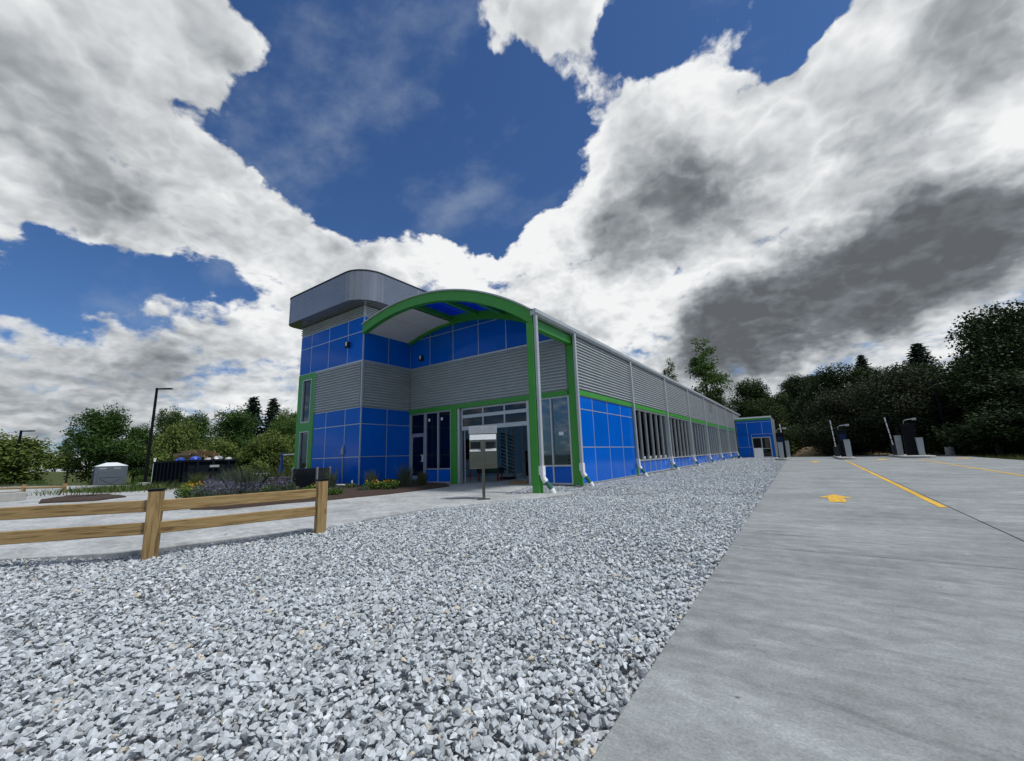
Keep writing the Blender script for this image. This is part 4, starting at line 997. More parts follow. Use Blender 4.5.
# ------------------------------------------------------------------ timber fence
fence = empty('timber_fence', (-0.65, -11.58, -0.05), 0, 'low two-rail timber fence with square posts at the gravel edge', 'fence')
fp = [Vector((-1.93, -13.25)), Vector((-0.65, -11.58)), Vector((-0.15, -9.53)) ]
for i, p_ in enumerate(fp):
    d = fp[min(i+1, 2)]-fp[max(i-1, 0)]; a = math.atan2(d.y, d.x)-math.pi/2
    po = MB().box(-.075, -.075, -0.15, .075, .075, .845).build('post', 'wood', fence, bevel=.006, loc=(p_.x+.65, p_.y+11.58, 0), rot=(R(random.uniform(-.8, .8)), R(random.uniform(-.8, .8)), a))
    MB().box(-.079, -.079, .846, .079, .079, .872).build('cap', 'black', po)
for i in range(2):
    a_, c_ = fp[i], fp[i+1]; d = c_-a_; L_ = d.length; ang = math.atan2(d.y, d.x)
    for z0, dz in ((.575, -.005), (.285, -.012)):
        mid = (a_+c_)/2
        o = MB().box(-.03, -.075, -(L_/2-.055), .03, .075, L_/2-.055)
        # boards are modelled along local Z so that the grain runs with them
        o = o.build('rail', 'wood', fence, bevel=.008, loc=(mid.x+.65, mid.y+11.58, z0+.075+random.uniform(-.006, .006)))
        o.rotation_euler = Matrix(((-d.y/L_, 0, d.x/L_), (d.x/L_, 0, d.y/L_), (0, 1, 0))).to_euler()
        
# ------------------------------------------------------------------ gates and kiosks
def island(x0, x1, y0, y1, label):
    r = (x1-x0)/2; cx = (x0+x1)/2
    pts = [(cx+r*math.cos(R(a)), y0+r+r*math.sin(R(a))) for a in range(180, 361, 15)] + [(cx+r*math.cos(R(a)), y1-r+r*math.sin(R(a))) for a in range(0, 181, 15)]
    o = MB().prism(pts, 0.004, 0.15).build('traffic_island', 'base_concrete', bevel=.02); tag(o, label, 'island', 'raised islands at the gates')
def gate(x, y, lean, label):
    e = empty('barrier_gate', (x, y, .15), 0, label, 'barrier gate', 'barrier gates at the islands')
    MB().box(-.17, -.2, 0, .17, .2, 1.0).build('housing', 'dark', e, bevel=.02)
    am = MB().box(-.038, -.23, .85, .038, -.205, 3.2).build('arm', 'white', e); am.rotation_euler = (0, R(lean), 0)
    for i in range(4): MB().box(-.04, -.234, 1.25+i*.5, .04, -.204, 1.33+i*.5).build('stripe', 'red', am)
def kiosk(x, y, label, h=2.3, w=.62):
    e = empty('pay_kiosk', (x, y, .15), 0, label, 'pay kiosk', 'black pay kiosks at the gates')
    MB().loft([(-w/2, -.22, 0), (w/2, -.22, 0), (w/2, .25, 0), (-w/2, .25, 0)], [(-w/2, -.10, h), (w/2, -.10, h), (w/2, .25, h), (-w/2, .25, h)]).build('body', 'black', e, bevel=.03)
    MB().loft([(-w*.36, -.150, 1.35), (w*.36, -.150, 1.35), (w*.36, -.13, 1.35), (-w*.36, -.13, 1.35)], [(-w*.36, -.122, 1.9), (w*.36, -.122, 1.9), (w*.36, -.10, 1.9), (-w*.36, -.10, 1.9)]).build('screen', 'screen', e)
    lm = MB().tube([(-.2, .1, h-.02), (-.2, .05, h+.2), (-.05, 0, h+.32), (.35, 0, h+.36)], .03, 8).build('lamp_arm', 'galv', e)
    MB().box(.32, -.09, h+.26, .58, .09, h+.42).build('lamp_head', 'galv', lm, bevel=.02); MB().box(.36, -.098, h+.29, .54, -.091, h+.39).build('lens', 'grey', lm)
def terminal(x, y, label, side=0, h=1.35):
    e = empty('grey_terminal', (x, y, .15), 0, label, 'terminal', 'grey terminals on the gate islands')
    MB().loft([(-.16, -.14, 0), (.16, -.14, 0), (.16, .16, 0), (-.16, .16, 0)], [(-.19, -.2, h), (.19, -.2, h), (.19, .16, h), (-.19, .16, h)]).build('body', 'grey', e, bevel=.02)
    MB().box(-.2, -.21, h, .2, .17, h+.06).build('cap', 'grey', e)
    if side: MB().loft([(side*.165, -.1, .2), (side*.165, .12, .2), (side*.175, .12, .2), (side*.175, -.1, .2)], [(side*.192, -.14, h-.1), (side*.192, .12, h-.1), (side*.205, .12, h-.1), (side*.205, -.14, h-.1)]).build('printed_label', 'label_blue', e)
island(4.42, 5.50, 29.9, 35.5, 'concrete island of the leftmost gate beside the blue annex')
gate(5.18, 34.2, -2, 'barrier gate with raised arm on the leftmost island by the annex')
kiosk(5.02, 31.6, 'black pay kiosk nearest the blue annex'); terminal(4.98, 30.6, 'grey terminal with blue label before the leftmost kiosk', 1); terminal(5.4, 33.4, 'narrow grey terminal behind the leftmost kiosk', 0, 1.5)
island(8.85, 9.95, 28.2, 36.5, 'concrete island of the middle gate at the head of the long yellow line')
gate(9.05, 33.5, -2, 'barrier gate with raised arm on the middle island')
kiosk(9.5, 31.7, 'black pay kiosk on the middle island'); terminal(9.62, 30.2, 'grey terminal standing before the middle kiosk', 0)
island(12.75, 14.55, 28.6, 37.0, 'concrete island of the rightmost gate')
gate(12.95, 33.8, -5, 'barrier gate with raised arm on the rightmost island')
kiosk(13.75, 32.0, 'black pay kiosk on the rightmost island', 2.5, .75); terminal(13.1, 32.6, 'grey terminal left of the rightmost kiosk', 0, 1.55); terminal(14.12, 31.2, 'grey terminal with blue side label right of the rightmost kiosk', 1, 1.3)
ub = MB().box(-.14, -.2, 0, .14, .2, 1.4).box(-.17, -.23, 1.4, .17, .23, 1.46).build('utility_box', 'galv', loc=(10.4, 39.5, 0), bevel=.015); tag(ub, 'small grey utility box behind the middle kiosk', 'utility box')

# ------------------------------------------------------------------ light poles
def lamp_post(x, y, z, h, rz, label, base=True):
    e = empty('lamp_post', (x, y, z), rz, label, 'lamp post', 'black lamp posts')
    MB().tube([(0, 0, 0.0), (0, 0, h)], [.11, .085], 10).build('pole', 'black', e)
    ar = MB().box(0, -.05, h-.13, .35, .05, h-.03).build('arm', 'black', e); MB().box(.33, -.16, h-.13, 1.15, .16, h-.04).build('lamp_head', 'black', ar, bevel=.02); MB().box(.45, -.12, h-.137, 1.05, .12, h-.131).build('lens', 'grey', ar)
    if base: MB().tube([(0, 0, -.3), (0, 0, .75)], .3, 14).build('footing', 'base_concrete', e)
rz_ = math.atan2(rt0.y, rt0.x)
lamp_post(-34.24, -3.5, ground_z(-34.2, -3.5), 7.24-ground_z(-34.2, -3.5), rz_, 'tall black lamp post rising beside the dumpster')
lamp_post(-52.4, -8.4, ground_z(-52, -8), 4.9-ground_z(-52, -8), rz_, 'farther black lamp post at the left edge before the trees', False)
lamp_post(16.8, 36.7, -0.05, 6.4, rz_+1.2, 'slim black lamp post on a pale footing before the dark trees at right')

# ------------------------------------------------------------------ dumpster, lumber, toilet, small site things
dm = empty('dumpster', (-20.5, -5.15, -0.05), math.atan2(-.08, -.99), 'long black roll-off dumpster heaped with building waste', 'dumpster')
# local x along the long side (away), local y negative = towards far end face
LX, LY, H = 4.3, 2.3, 1.5
sh = MB(); t_ = .06
sh.box(0, -LY, .18, LX, 0, .26); sh.box(0, -t_, .262, LX, 0, H-.1); sh.box(0, -LY, .262, LX, -LY+t_, H-.1); sh.box(0, -LY+t_+.002, .262, t_, -t_-.002, H-.1); sh.box(LX-t_, -LY+t_+.002, .262, LX, -t_-.002, H-.1)
shell = sh.build('shell', 'dumpster', dm)
for i in range(9):
    x = .25+i*(LX-.5)/8
    MB().box(x-.06, 0.002, .2, x+.06, .10, H-.1).build('rib', 'dumpster', shell); MB().box(x-.06, -LY-.10, .2, x+.06, -LY-.002, H-.1).build('rib', 'dumpster', shell)
for i in range(3): MB().box(-.10, -LY*(i+.5)/3-.06, .2, -.002, -LY*(i+.5)/3+.06, H-.1).build('rib', 'dumpster', shell)
rm = MB(); rm.box(-.1, -LY-.1, H-.098, LX+.1, -LY+.06, H); rm.box(-.1, -.06, H-.098, LX+.1, .1, H); rm.box(-.1, -LY+.062, H-.098, .06, -.062, H); rm.box(LX-.06, -LY+.062, H-.098, LX+.1, -.062, H); rm.build('rim', 'dumpster', dm)
for y_ in (-.5, -LY+.5): MB().box(.1, y_-.06, 0, LX-.1, y_+.06, .18).build('skid', 'dumpster', dm)
MB().box(-.125, -LY*.62, H-.42, -.101, -LY*.42, H-.30).build('name_plate', 'grey', dm)
def in_d(x, y, z): return dm.matrix_basis @ Vector((x, y, z))
bpy.context.view_layer.update()
lum = empty('lumber_stack', in_d(2.0, -1.1, .27), dm.rotation_euler.z, 'stack of pale timber boards lying across the dumpster', 'lumber')
for k in range(9):
    for i in range(3):
        MB().box(-.07, -.02, -random.uniform(.9, 1.35), .07, .02, random.uniform(.9, 1.35)).build('board', 'dirt' if k % 3 == 0 else 'wood', lum, loc=(random.uniform(-.9, .9)*.5-.3+.34*i, random.uniform(-.45, .45), 1.15+.075*k), rot=(R(90), R(90)+random.uniform(-.05, .05), R(90)+random.uniform(-.16, .16)))
def bag(p_, s_, mat, label):
    bm = bmesh.new(); bmesh.ops.create_icosphere(bm, subdivisions=2, radius=s_)
    for v in bm.verts: v.co *= random.uniform(.78, 1.12); v.co.z *= .7
    me = bpy.data.meshes.new('waste_bag'); bm.to_mesh(me); bm.free(); me.materials.append(MT[mat]); o = bpy.data.objects.new('waste_bag', me); link(o); o.location = p_
    tag(o, label, 'waste bag', 'bags on the dumpster')
bag(in_d(1.9, -.35, 1.5), .24, 'bluep', 'small blue bag on the near rim of the dumpster, left of the others')
bag(in_d(.5, -.5, 1.52), .28, 'bluep', 'blue and white bag at the near corner of the dumpster')
bag(in_d(.5, -1.1, 1.5), .18, 'grey', 'light grey crumpled bag in the middle of the dumpster end')
bag(in_d(.45, -1.6, 1.53), .26, 'galv', 'grey crumpled bag on the dumpster end, second from its far side')
bag(in_d(.4, -2.1, 1.5), .2, 'grey', 'pale crumpled bag at the far side of the dumpster end')
td = empty('portable_toilet', (-44.2, -3.55, ground_z(-44, -4)+.45), R(-8), 'grey portable toilet with pale domed roof in the weeds', 'portable toilet')
sz = 1.05
tb = MB().box(-sz, -sz, .08, sz, sz, 2.1).build('body', 'toilet', td, bevel=.05)
MB().box(-sz-.04, -sz-.04, 0, sz+.04, sz+.04, .08).build('skid', 'black', td)
MB().loft([(-sz-.05, -sz-.05, 2.1), (sz+.05, -sz-.05, 2.1), (sz+.05, sz+.05, 2.1), (-sz-.05, sz+.05, 2.1)], [(-.35, -.35, 2.42), (.35, -.35, 2.42), (.35, .35, 2.42), (-.35, .35, 2.42)]).build('roof', 'toiletroof', td, bevel=.06)
for F in (Face((0, 0, 0), (1, 0, 0), (0, -1, 0)), Face((0, 0, 0), (0, 1, 0), (1, 0, 0))):
    for u in (-.55, .35): F.part('vent', 'grey', tb, u-.22, u+.24, 1.86, 1.96, sz, sz+.012)
    dd = F.part('door' if F.n.x > .5 else 'side_panel', 'toilet', tb, -.8, .8, .2, 1.75, sz, sz+.03, bevel=.01)
    x_ = MB()
    for q in (-1, 1): F.poly(x_, [(-.7*q, .3), (-.6*q, .3), (.7*q, 1.05), (.6*q, 1.05)], sz+.031, sz+.05)
    F.box(x_, -.7, .7, 1.15, 1.2, sz+.031, sz+.05); x_.build('moulding', 'toilet', tb)
wp = MB().tube([(0, 0, 0), (0, 0, 2.0)], .06, 8).tube([(0, 0, 1.99), (0, 0, 2.06)], .075, 8).build('white_marker_post', 'white', loc=(-28.3, -4.6, -.35)); tag(wp, 'thin white marker post left of the dumpster', 'post')
cbk = MB().box(-.5, -.3, 0, .5, .3, .5).add([], []).box(-.42, -.22, .5, .42, .22, .56).build('concrete_block', 'base_concrete', loc=(-27.4, -5.2, -.35), bevel=.03); tag(cbk, 'grey concrete block at the foot of the white marker post', 'concrete block')
cb2 = MB().box(-.45, -.45, 0, .45, .45, .34).box(-.3, -.3, .34, .3, .3, .40).build('concrete_footing', 'base_concrete', loc=(-19.3, -11.4, -.02), rot=(0, 0, .4), bevel=.03); tag(cb2, 'pale concrete footing beside the drive at the left edge', 'concrete block')
vp = empty('vacuum_post', (-17.0, -2.0, -.05), 0, 'slim blue vacuum post with white arm left of the tower', 'vacuum post')
MB().tube([(0, 0, 0), (0, 0, 1.75)], .07, 10).build('pole', 'bluep', vp); MB().tube([(0, 0, .55), (0, 0, .95)], .15, 12).build('canister', 'bluep', vp); MB().tube([(0, 0, 1.62), (2.6, .9, 1.66)], .035, 8).build('arm', 'white', vp); MB().tube([(.14, -.05, .8), (.3, -.15, .45), (.2, -.1, .15)], .03, 6).build('hose', 'dark', vp)
ac = empty('utility_enclosure', (-10.3, -4.05, 0.02), R(8), 'dark slatted metal enclosure at the foot of the tower window', 'enclosure')
for x0, y0, x1, y1 in ((-.75, -.3, .75, -.28), (-.75, .28, .75, .3), (.73, -.278, .75, .278)): MB().box(x0, y0, .05, x1, y1, .85).build('mesh_panel', 'dark', ac)
MB().box(-.752, -.278, .05, -.70, .278, .85).build('blue_side', 'bluep', ac)
for i in range(13): MB().box(-.72+i*.115, -.32, .08, -.68+i*.115, -.301, .82).build('slat', 'dark', ac)
for x, y in ((-.75, -.3), (.75, -.3), (.75, .3), (-.75, .3)): MB().box(x-.03, y-.03, 0, x+.03, y+.03, .9).build('post', 'galv', ac)
wbx = empty('white_barrier', (-15.3, -3.75, .0), R(20), 'small white plastic barrier half hidden by lavender', 'barrier')
MB().loft([(-.55, -.2, .02), (.55, -.2, .02), (.55, .2, .02), (-.55, .2, .02)], [(-.5, -.09, .68), (.5, -.09, .68), (.5, .09, .68), (-.5, .09, .68)]).build('body', 'white', wbx, bevel=.03)
for q in (-.28, .25): MB().box(q-.12, -.15, .25, q+.12, -.135, .45).build('handle_slot', 'dark', wbx, rot=(R(-10), 0, 0))
pp = MB().tube([(-.6, 0, .12), (.1, .05, .13), (.5, .2, .11)], .03, 8).tube([(.5, .2, .05), (.5, .2, .3)], .03, 8).build('white_pipe', 'white', loc=(-8.9, -3.6, 0.05)); tag(pp, 'short white pipe stub lying in the planting bed by the tower', 'pipe')
# low far fence at the left edge
ff = empty('far_timber_fence', (-27, -10, -.3), 0, 'weathered low rail fence beyond the drive at the left edge', 'fence')
for i in range(4):
    MB().box(-.07, -.07, 0, .07, .07, .75).build('post', 'wood', ff, loc=(-2.2*i+2.2, -1.15*i+1.0, 0))
for i in range(3):
    MB().tube([(-2.2*i+2.2, -1.15*i+1.0, .58), (-2.2*i, -1.15*i-.15, .58)], .06, 6).build('rail', 'wood', ff)
dp = MB(); k_ = 18
for (cx, cy, rr, hh) in ((7.6, 48.5, 1.9, .95), (11.0, 48.8, 2.6, .6), (9.2, 49.4, 1.8, .55)):
    pass
def heap(x, y, r_, h_, label):
    mb = MB(); rings = []
    for j in range(6):
        t = j/5; rings.append([(r_*(1-t)*random.uniform(.85, 1.12)*math.cos(2*math.pi*i/18)*1.25, r_*(1-t)*random.uniform(.85, 1.12)*math.sin(2*math.pi*i/18), h_*(1-(1-t)**2)*random.uniform(.85, 1.15)) for i in range(18)])
    for A, Bq in zip(rings, rings[1:]): mb.add(A+Bq, [(i, (i+1) % 18, 18+(i+1) % 18, 18+i) for i in range(18)])
    o = mb.build('dirt_heap', 'dirt', loc=(x, y, -.1)); tag(o, label, 'dirt heap', 'dirt heaps behind the gates')
heap(7.9, 49.0, 2.4, 1.2, 'pale dirt heap between the annex and the middle kiosk'); heap(12.2, 49.4, 2.4, .8, 'darker dirt heap between the middle and rightmost kiosks')

# ------------------------------------------------------------------ trees
def leaf_cards(P, size, up_bias=0.35, aspect=0.62):
    n = len(P); d = rng.normal(size=(n, 3)); d[:, 2] *= 0.6; d /= np.linalg.norm(d, axis=1)[:, None]
    nr = rng.normal(size=(n, 3)); nr[:, 2] += up_bias*3; s = np.cross(d, nr); s /= np.linalg.norm(s, axis=1)[:, None]+1e-9
    L = (size*rng.uniform(.6, 1.35, n))[:, None]
    a = P; m = P+d*L*.5; e = P+d*L; w = s*L*aspect*.5
    V = np.stack([a, m+w, e, m-w], 1).reshape(-1, 3); F = np.arange(4*n).reshape(n, 4)
    return V, F
def crown_tree(seed, h, w, trunk_h, leaf_mat, leaf_size, clumps, per, shape='round', airy=0.0, trunk_r=0.22):
    """mesh data for a trunk with limbs and a crown of leaf clumps; unit tree of height h and crown width w"""
    global rng
    keep = rng; rng = np.random.default_rng(seed); rr = random.Random(seed)
    mb = MB(); mb.tube([(0, 0, -.4), (rr.uniform(-.1, .1), rr.uniform(-.1, .1), trunk_h), (rr.uniform(-.3, .3), rr.uniform(-.3, .3), h*.55), (rr.uniform(-.4, .4), rr.uniform(-.4, .4), h*.86)], [trunk_r*1.25, trunk_r, trunk_r*.6, trunk_r*.15], 8)
    C_ = []; SZ = []
    # a few uneven lobes, each a cloud of clumps
    nl = 9 if shape != 'column' else 6; lobes = []
    for i in range(nl):
        t = (i+.5)/nl; a = rr.uniform(0, 6.283); zz = trunk_h*.8+(h-trunk_h*.8)*(.18+.62*t)
        rad = w*.5*(1-.75*max(0, t-.45)/.55) if shape == 'round' else w*.5*(.95-.55*t)
        off = rad*rr.uniform(.40, .78) if i < nl-1 else 0.1
        lr = rr.uniform(.20, .33)*w*(1.15-.4*t); lobes.append((off*math.cos(a), off*math.sin(a), zz, lr, lr*rr.uniform(.6, .95)))
    lobes.append((0, 0, h-.26*w*(.6 if shape == 'round' else .4), .28*w*(1 if shape == 'round' else .6), .26*w*(.6 if shape == 'round' else .9)))
    tot = sum(l[3]**2 for l in lobes)
    for (x, y, z, r1, r2) in lobes:
        k = max(5, int(clumps*r1**2/tot))
        d = rng.normal(size=(k, 3)); d /= np.linalg.norm(d, axis=1)[:, None]; rad = rng.uniform(.45, 1.04, (k, 1))**.6
        q = d*rad*np.array([r1, r1, r2])+np.array([x, y, z]); q = q[q[:, 2] > trunk_h*.45]
        C_.append(q)
        mb.tube([(0, 0, max(trunk_h*.7, z*.6)), (x*.5, y*.5, z*.85), (x, y, z+.2*r2)], [trunk_r*.5, trunk_r*.32, trunk_r*.1], 5)
        for c in q[::5]:
            mb.tube([(x*.6, y*.6, z*.9), tuple((np.array([x, y, z])*.4+c*.6)), tuple(c)], [trunk_r*.2, trunk_r*.12, trunk_r*.05], 4)
    Cc = np.concatenate(C_); cs = w*.085*(1-airy*.3)
    P = []; tone = []
    for c in Cc:
        m_ = int(per*rr.uniform(.6, 1.4)); d = rng.normal(size=(m_, 3)); d /= np.linalg.norm(d, axis=1)[:, None]; d *= (rng.random((m_, 1))**.5)*np.array([1, 1, .7])*cs*1.75*rr.uniform(.7, 1.25)
        P.append(c+d); tone.append(np.clip(rng.normal(.5, .17, m_)+rr.uniform(-.17, .17), 0, 1))
    P = np.concatenate(P); V, F = leaf_cards(P, leaf_size); me = np_mesh('crown', V, F, np.concatenate(tone), leaf_mat)
    rng = keep
    return mb.mesh('trunk', 'bark', True), me
def spruce(seed, h, w):
    rr = random.Random(seed); g = np.random.default_rng(seed); mb = MB().tube([(0, 0, -.4), (0, 0, h)], [.2, .02], 7); P = []; 
    z = h*.08
    while z < h*.99:
        r_ = w*.5*(1-z/h)**.62*rr.uniform(.8, 1.15)+.04; nb = 9
        for i in range(nb):
            a = 6.283*i/nb+rr.uniform(-.3, .3); L_ = r_*rr.uniform(.7, 1.1); k = int(10+26*L_)
            t = g.uniform(.15, 1, k); P.append(np.stack([np.cos(a)*t*L_+g.normal(0, .05, k), np.sin(a)*t*L_+g.normal(0, .05, k), z-.35*t*L_+.12*t*t*L_+g.normal(0, .06, k)], 1))
        z += h*.035
    global rng
    keep = rng; rng = g; P = np.concatenate(P); V, F = leaf_cards(P, .26, .1, .5); me = np_mesh('crown', V, F, np.clip(g.normal(.45, .2, len(P)), 0, 1), 'needle'); rng = keep
    return mb.mesh('trunk', 'bark', True), me
def plant_tree(data, x, y, s, rz, label, cat='tree', group=None, name='tree', sx=1.0, z=None, mat=None):
    e = empty(name, (x, y, ground_z(x, y) if z is None else z), rz, label, cat, group); e.scale = (s*sx, s*sx, s)
    t = bpy.data.objects.new('trunk', data[0]); link(t, e)
    c = bpy.data.objects.new('crown', data[1]); link(c, e)
    if mat: 
        c.material_slots[0].link = 'OBJECT'; c.material_slots[0].material = MT[mat]
    return e
TD = {  # unit trees 8 m tall, 7 m wide
 'dark1': crown_tree(11, 8, 6.6, 1.4, 'leaf_dark', .21, 230, 95),
 'dark2': crown_tree(12, 8, 6.6, 1.2, 'leaf_dark', .21, 230, 95),
 'mid1': crown_tree(13, 8, 6.4, 1.0, 'leaf_mid', .21, 230, 95),
 'olive1': crown_tree(14, 5, 5.4, .5, 'leaf_olive', .19, 210, 95),
 'olive2': crown_tree(15, 5, 5.2, .4, 'leaf_olive', .19, 210, 95),
 'airy': crown_tree(16, 16, 7.6, 4.0, 'leaf_mid', .30, 170, 50, 'column', 1.0),
 'shade1': crown_tree(17, 11, 9, 1.8, 'leaf_shade', .25, 300, 105),
 'shade2': crown_tree(18, 11, 9, 1.2, 'leaf_shade', .25, 300, 105),
 'willow': crown_tree(19, 8, 9.4, .8, 'leaf_willow', .20, 380, 110),
 'bush1': crown_tree(20, 2.6, 3.6, .15, 'leaf_hill', .15, 120, 75, trunk_r=.08),
 'bush2': crown_tree(21, 2.6, 3.8, .15, 'leaf_shade', .15, 120, 75, trunk_r=.08),
 'bush3': crown_tree(22, 2.4, 3.6, .15, 'leaf_mid', .14, 120, 75, trunk_r=.08),
 'spr': spruce(23, 10, 3.4)}
def T_(k, x, y, top, width, label, rz=0.0, base_h=None, base_w=None, **kw):
    hh = {'dark1': 8, 'dark2': 8, 'mid1': 8, 'olive1': 5, 'olive2': 5, 'airy': 16, 'shade1': 11, 'shade2': 11, 'willow': 8, 'spr': 10}[k]
    ww = {'dark1': 6.6, 'dark2': 6.6, 'mid1': 6.4, 'olive1': 5.4, 'olive2': 5.2, 'airy': 7.6, 'shade1': 9, 'shade2': 9, 'willow': 9.4, 'spr': 3.4}[k]
    s = (top-ground_z(x, y))/hh*1.0; plant_tree(TD[k], x, y, s, rz, label, sx=width/(ww*s), **kw)
GL, GR_ = 'trees beyond the drive at left', 'trees on the hillside at right'
T_('olive1', -55.0, -8.6, 4.6, 7.6, 'broad olive-green tree behind the farther lamp post', .3, group=GL)
T_('airy', -60, -3.9, 5.5, 3.2, 'thin ragged tree rising right of the broad olive tree', 1.0, group=GL, mat='leaf_dark')
T_('dark1', -54.5, -2.4, 7.4, 6.6, 'tall dark green tree behind the portable toilet', 2.0, group=GL)
T_('mid1', -58.5, 1.3, 6.2, 4.2, 'grey-green tree just left of the tall lamp post', .7, group=GL, mat='leaf_dark')
T_('dark2', -55, 3.2, 7.9, 4.4, 'dark double-topped tree, its left half right of the tall lamp post', 3.0, group=GL)
T_('dark1', -55.5, 5.9, 7.6, 4.2, 'dark double-topped tree, its right half above the dumpster', 4.2, group=GL)
T_('olive2', -39.5, 0.2, 5.0, 4.4, 'pale olive tree directly behind the dumpster', .3, group=GL)
T_('dark2', -47.6, 7.4, 7.5, 6.4, 'large round dark tree between dumpster and spruces', .9, group=GL)
T_('spr', -59.9, 14.2, 11.0, 6.4, 'pointed dark spruce, left of the pair near the tower', .0, group=GL)
T_('spr', -58.9, 16.6, 10.9, 6.0, 'pointed dark spruce, right of the pair near the tower', 1.0, group=GL)
T_('mid1', -49, 14.2, 8.1, 5.4, 'mid-green tree with airy top touching the tower edge', 2.2, group=GL)
T_('olive1', -35.3, 5.6, 4.1, 4.8, 'pale olive bushy tree left of the tower window', 2.9, group=GL)
T_('olive2', -36.9, 1.9, 3.5, 4.4, 'pale olive bush right of the dumpster', 4.0, group=GL)
T_('olive1', -37.5, 10.1, 4.2, 4.6, 'olive tree partly hidden behind the tower', 5.0, group=GL)
T_('mid1', -52, -13.5, 4.6, 8.0, 'green tree cut by the left edge of the picture', 1.2, group=GL)
T_('mid1', -44, 11.5, 6.4, 5.5, 'mid-green tree below the two spruces', 5.2, group=GL)
for i in range(16):
    a = i/15; plant_tree(TD['bush3' if i % 2 else 'bush1'], -52+15*a+random.uniform(-2, 2), -15+25*a+random.uniform(-1, 1), random.uniform(.45, .7), random.uniform(0, 6), 'low green shrub in the dense row under the left trees', 'shrub', 'shrubs under the left trees', 'shrub', mat='leaf_mid' if i % 3 else 'leaf_olive')
T_('airy', -5.6, 63.6, 19.9, 9.4, 'tall airy poplar rising behind the hall roof', .4, group=GR_)
T_('airy', -11.4, 62.4, 16.8, 5.2, 'narrower dark poplar left of the tall airy one behind the roof', 2.2, group=GR_, mat='leaf_dark')
T_('shade1', 1.1, 58.3, 11.5, 7.0, 'dark rounded tree just above the annex roof', .4, group=GR_, mat='leaf_hill')
T_('shade2', -4.5, 60.0, 9.8, 7.0, 'dark tree behind the end of the hall roof, below the poplar', 3.4, group=GR_, mat='leaf_hill')
T_('shade2', 7.4, 64.5, 11.9, 6.6, 'dark tree above the kiosk nearest the annex', 1.4, group=GR_)
T_('shade1', 11.9, 54.3, 11.3, 9.0, 'wide dark tree above the middle kiosk', 2.4, group=GR_)
T_('spr', 23.9, 76.9, 16.9, 7.5, 'small spruce tip on the skyline above the willow', .0, group=GR_)
T_('spr', 16.7, 75.9, 16.0, 5.0, 'tiny spruce tip on the skyline above the wide dark tree', .5, group=GR_)
T_('willow', 14.5, 41.5, 8.2, 10.5, 'soft greyish willow behind the rightmost kiosk', .0, group=GR_)
T_('willow', 10.6, 45.5, 7.2, 8.0, 'lower willow behind the middle kiosk', 2.0, group=GR_)
T_('shade1', 22.2, 40.2, 12.7, 8.6, 'tallest dark tree at the right, standing highest on the skyline', 3.6, group=GR_)
T_('shade2', 27.0, 42.0, 11.0, 8.5, 'dark tree cut by the right edge of the picture', 5.0, group=GR_)
T_('shade2', 19.6, 36.5, 6.6, 8.6, 'low black-green tree under the tallest tree', 1.2, group=GR_)
T_('shade1', 22.5, 33.0, 6.2, 8.0, 'low black-green tree at the right edge above the grass', 4.4, group=GR_)
T_('shade1', 18.5, 56, 10.8, 9, 'dark tree filling the gap between willow and skyline', 1.9, group=GR_)
T_('shade2', 30, 54, 14, 11, 'dark tree at far right behind the tallest tree', .9, group=GR_)
nb_ = 0
for i in range(52):
    x = random.uniform(-4, 20); y = random.uniform(53, 92)
    if i < 22: x = 5+29*i/21+random.uniform(-1, 1); y = 50.5+random.uniform(-1.5, 2.5) if x < 17 else 40+random.uniform(-2, 8)
    plant_tree(TD['bush1' if random.random() < .65 else 'bush2'], x, y, random.uniform(.8, 1.6), random.uniform(0, 6.28), 'dark bush growing on the wooded hillside', 'bush', 'bushes covering the hillside', 'bush', z=ground_z(x, y)-.15)

# ------------------------------------------------------------------ grasses and flowers
def blades(P, hlo, hhi, w, lean, curve=.35):
    n = len(P); a = rng.uniform(0, 6.283, n); h_ = rng.uniform(hlo, hhi, n); l_ = rng.normal(0, lean, (n, 2))
    sx = np.stack([np.cos(a), np.sin(a), np.zeros(n)], 1)*w*.5
    z = np.stack([np.zeros(n), np.zeros(n), h_], 1); ln = np.concatenate([l_*h_[:, None], np.zeros((n, 1))], 1)
    m_ = P+z*.55+ln*.35; t_ = P+z+ln
    V = np.stack([P-sx, P+sx, m_+sx*.8, t_, m_-sx*.8], 1).reshape(-1, 3)
    return V, np.arange(5*n).reshape(n, 5)
def stuff(name, poly, n, hlo, hhi, w, mat, label, lean=.25):
    px_ = [p[0] for p in poly]; py_ = [p[1] for p in poly]
    P = np.stack([rng.uniform(min(px_), max(px_), n), rng.uniform(min(py_), max(py_), n)], 1); P = P[in_poly(P, poly)]
    P3 = np.concatenate([P, np.array([[ground_z(x, y)-.02] for x, y in P])], 1); V, F = blades(P3, hlo, hhi, w, lean)
    o = bpy.data.objects.new(name, np_mesh(name, V, F, np.clip(rng.normal(.5, .2, len(F)), 0, 1), mat)); link(o); tag(o, label, None, None, 'stuff')
stuff('meadow', [(-20, -9.2), (-60, -26), (-66, 8), (-30, 10), (-18, -2.2), (-17.5, -5)], 60000, .25, .8, .028, 'grass', 'rough green meadow grass around the toilet and dumpster')
stuff('tall_reeds', [(-36, -10.5), (-50, -15), (-52, -8), (-42, -5.5)], 12000, .7, 1.5, .028, 'reed', 'pale silvery tall grass left of the portable toilet', .18)
stuff('weeds', [(-21, -8.2), (-26, -9.2), (-38, -7.5), (-36, -2), (-27, -3), (-26.5, -7), (-20, -5.9)], 24000, .25, .75, .04, 'leaf_mid', 'dark leafy weeds in front of the portable toilet', .3)
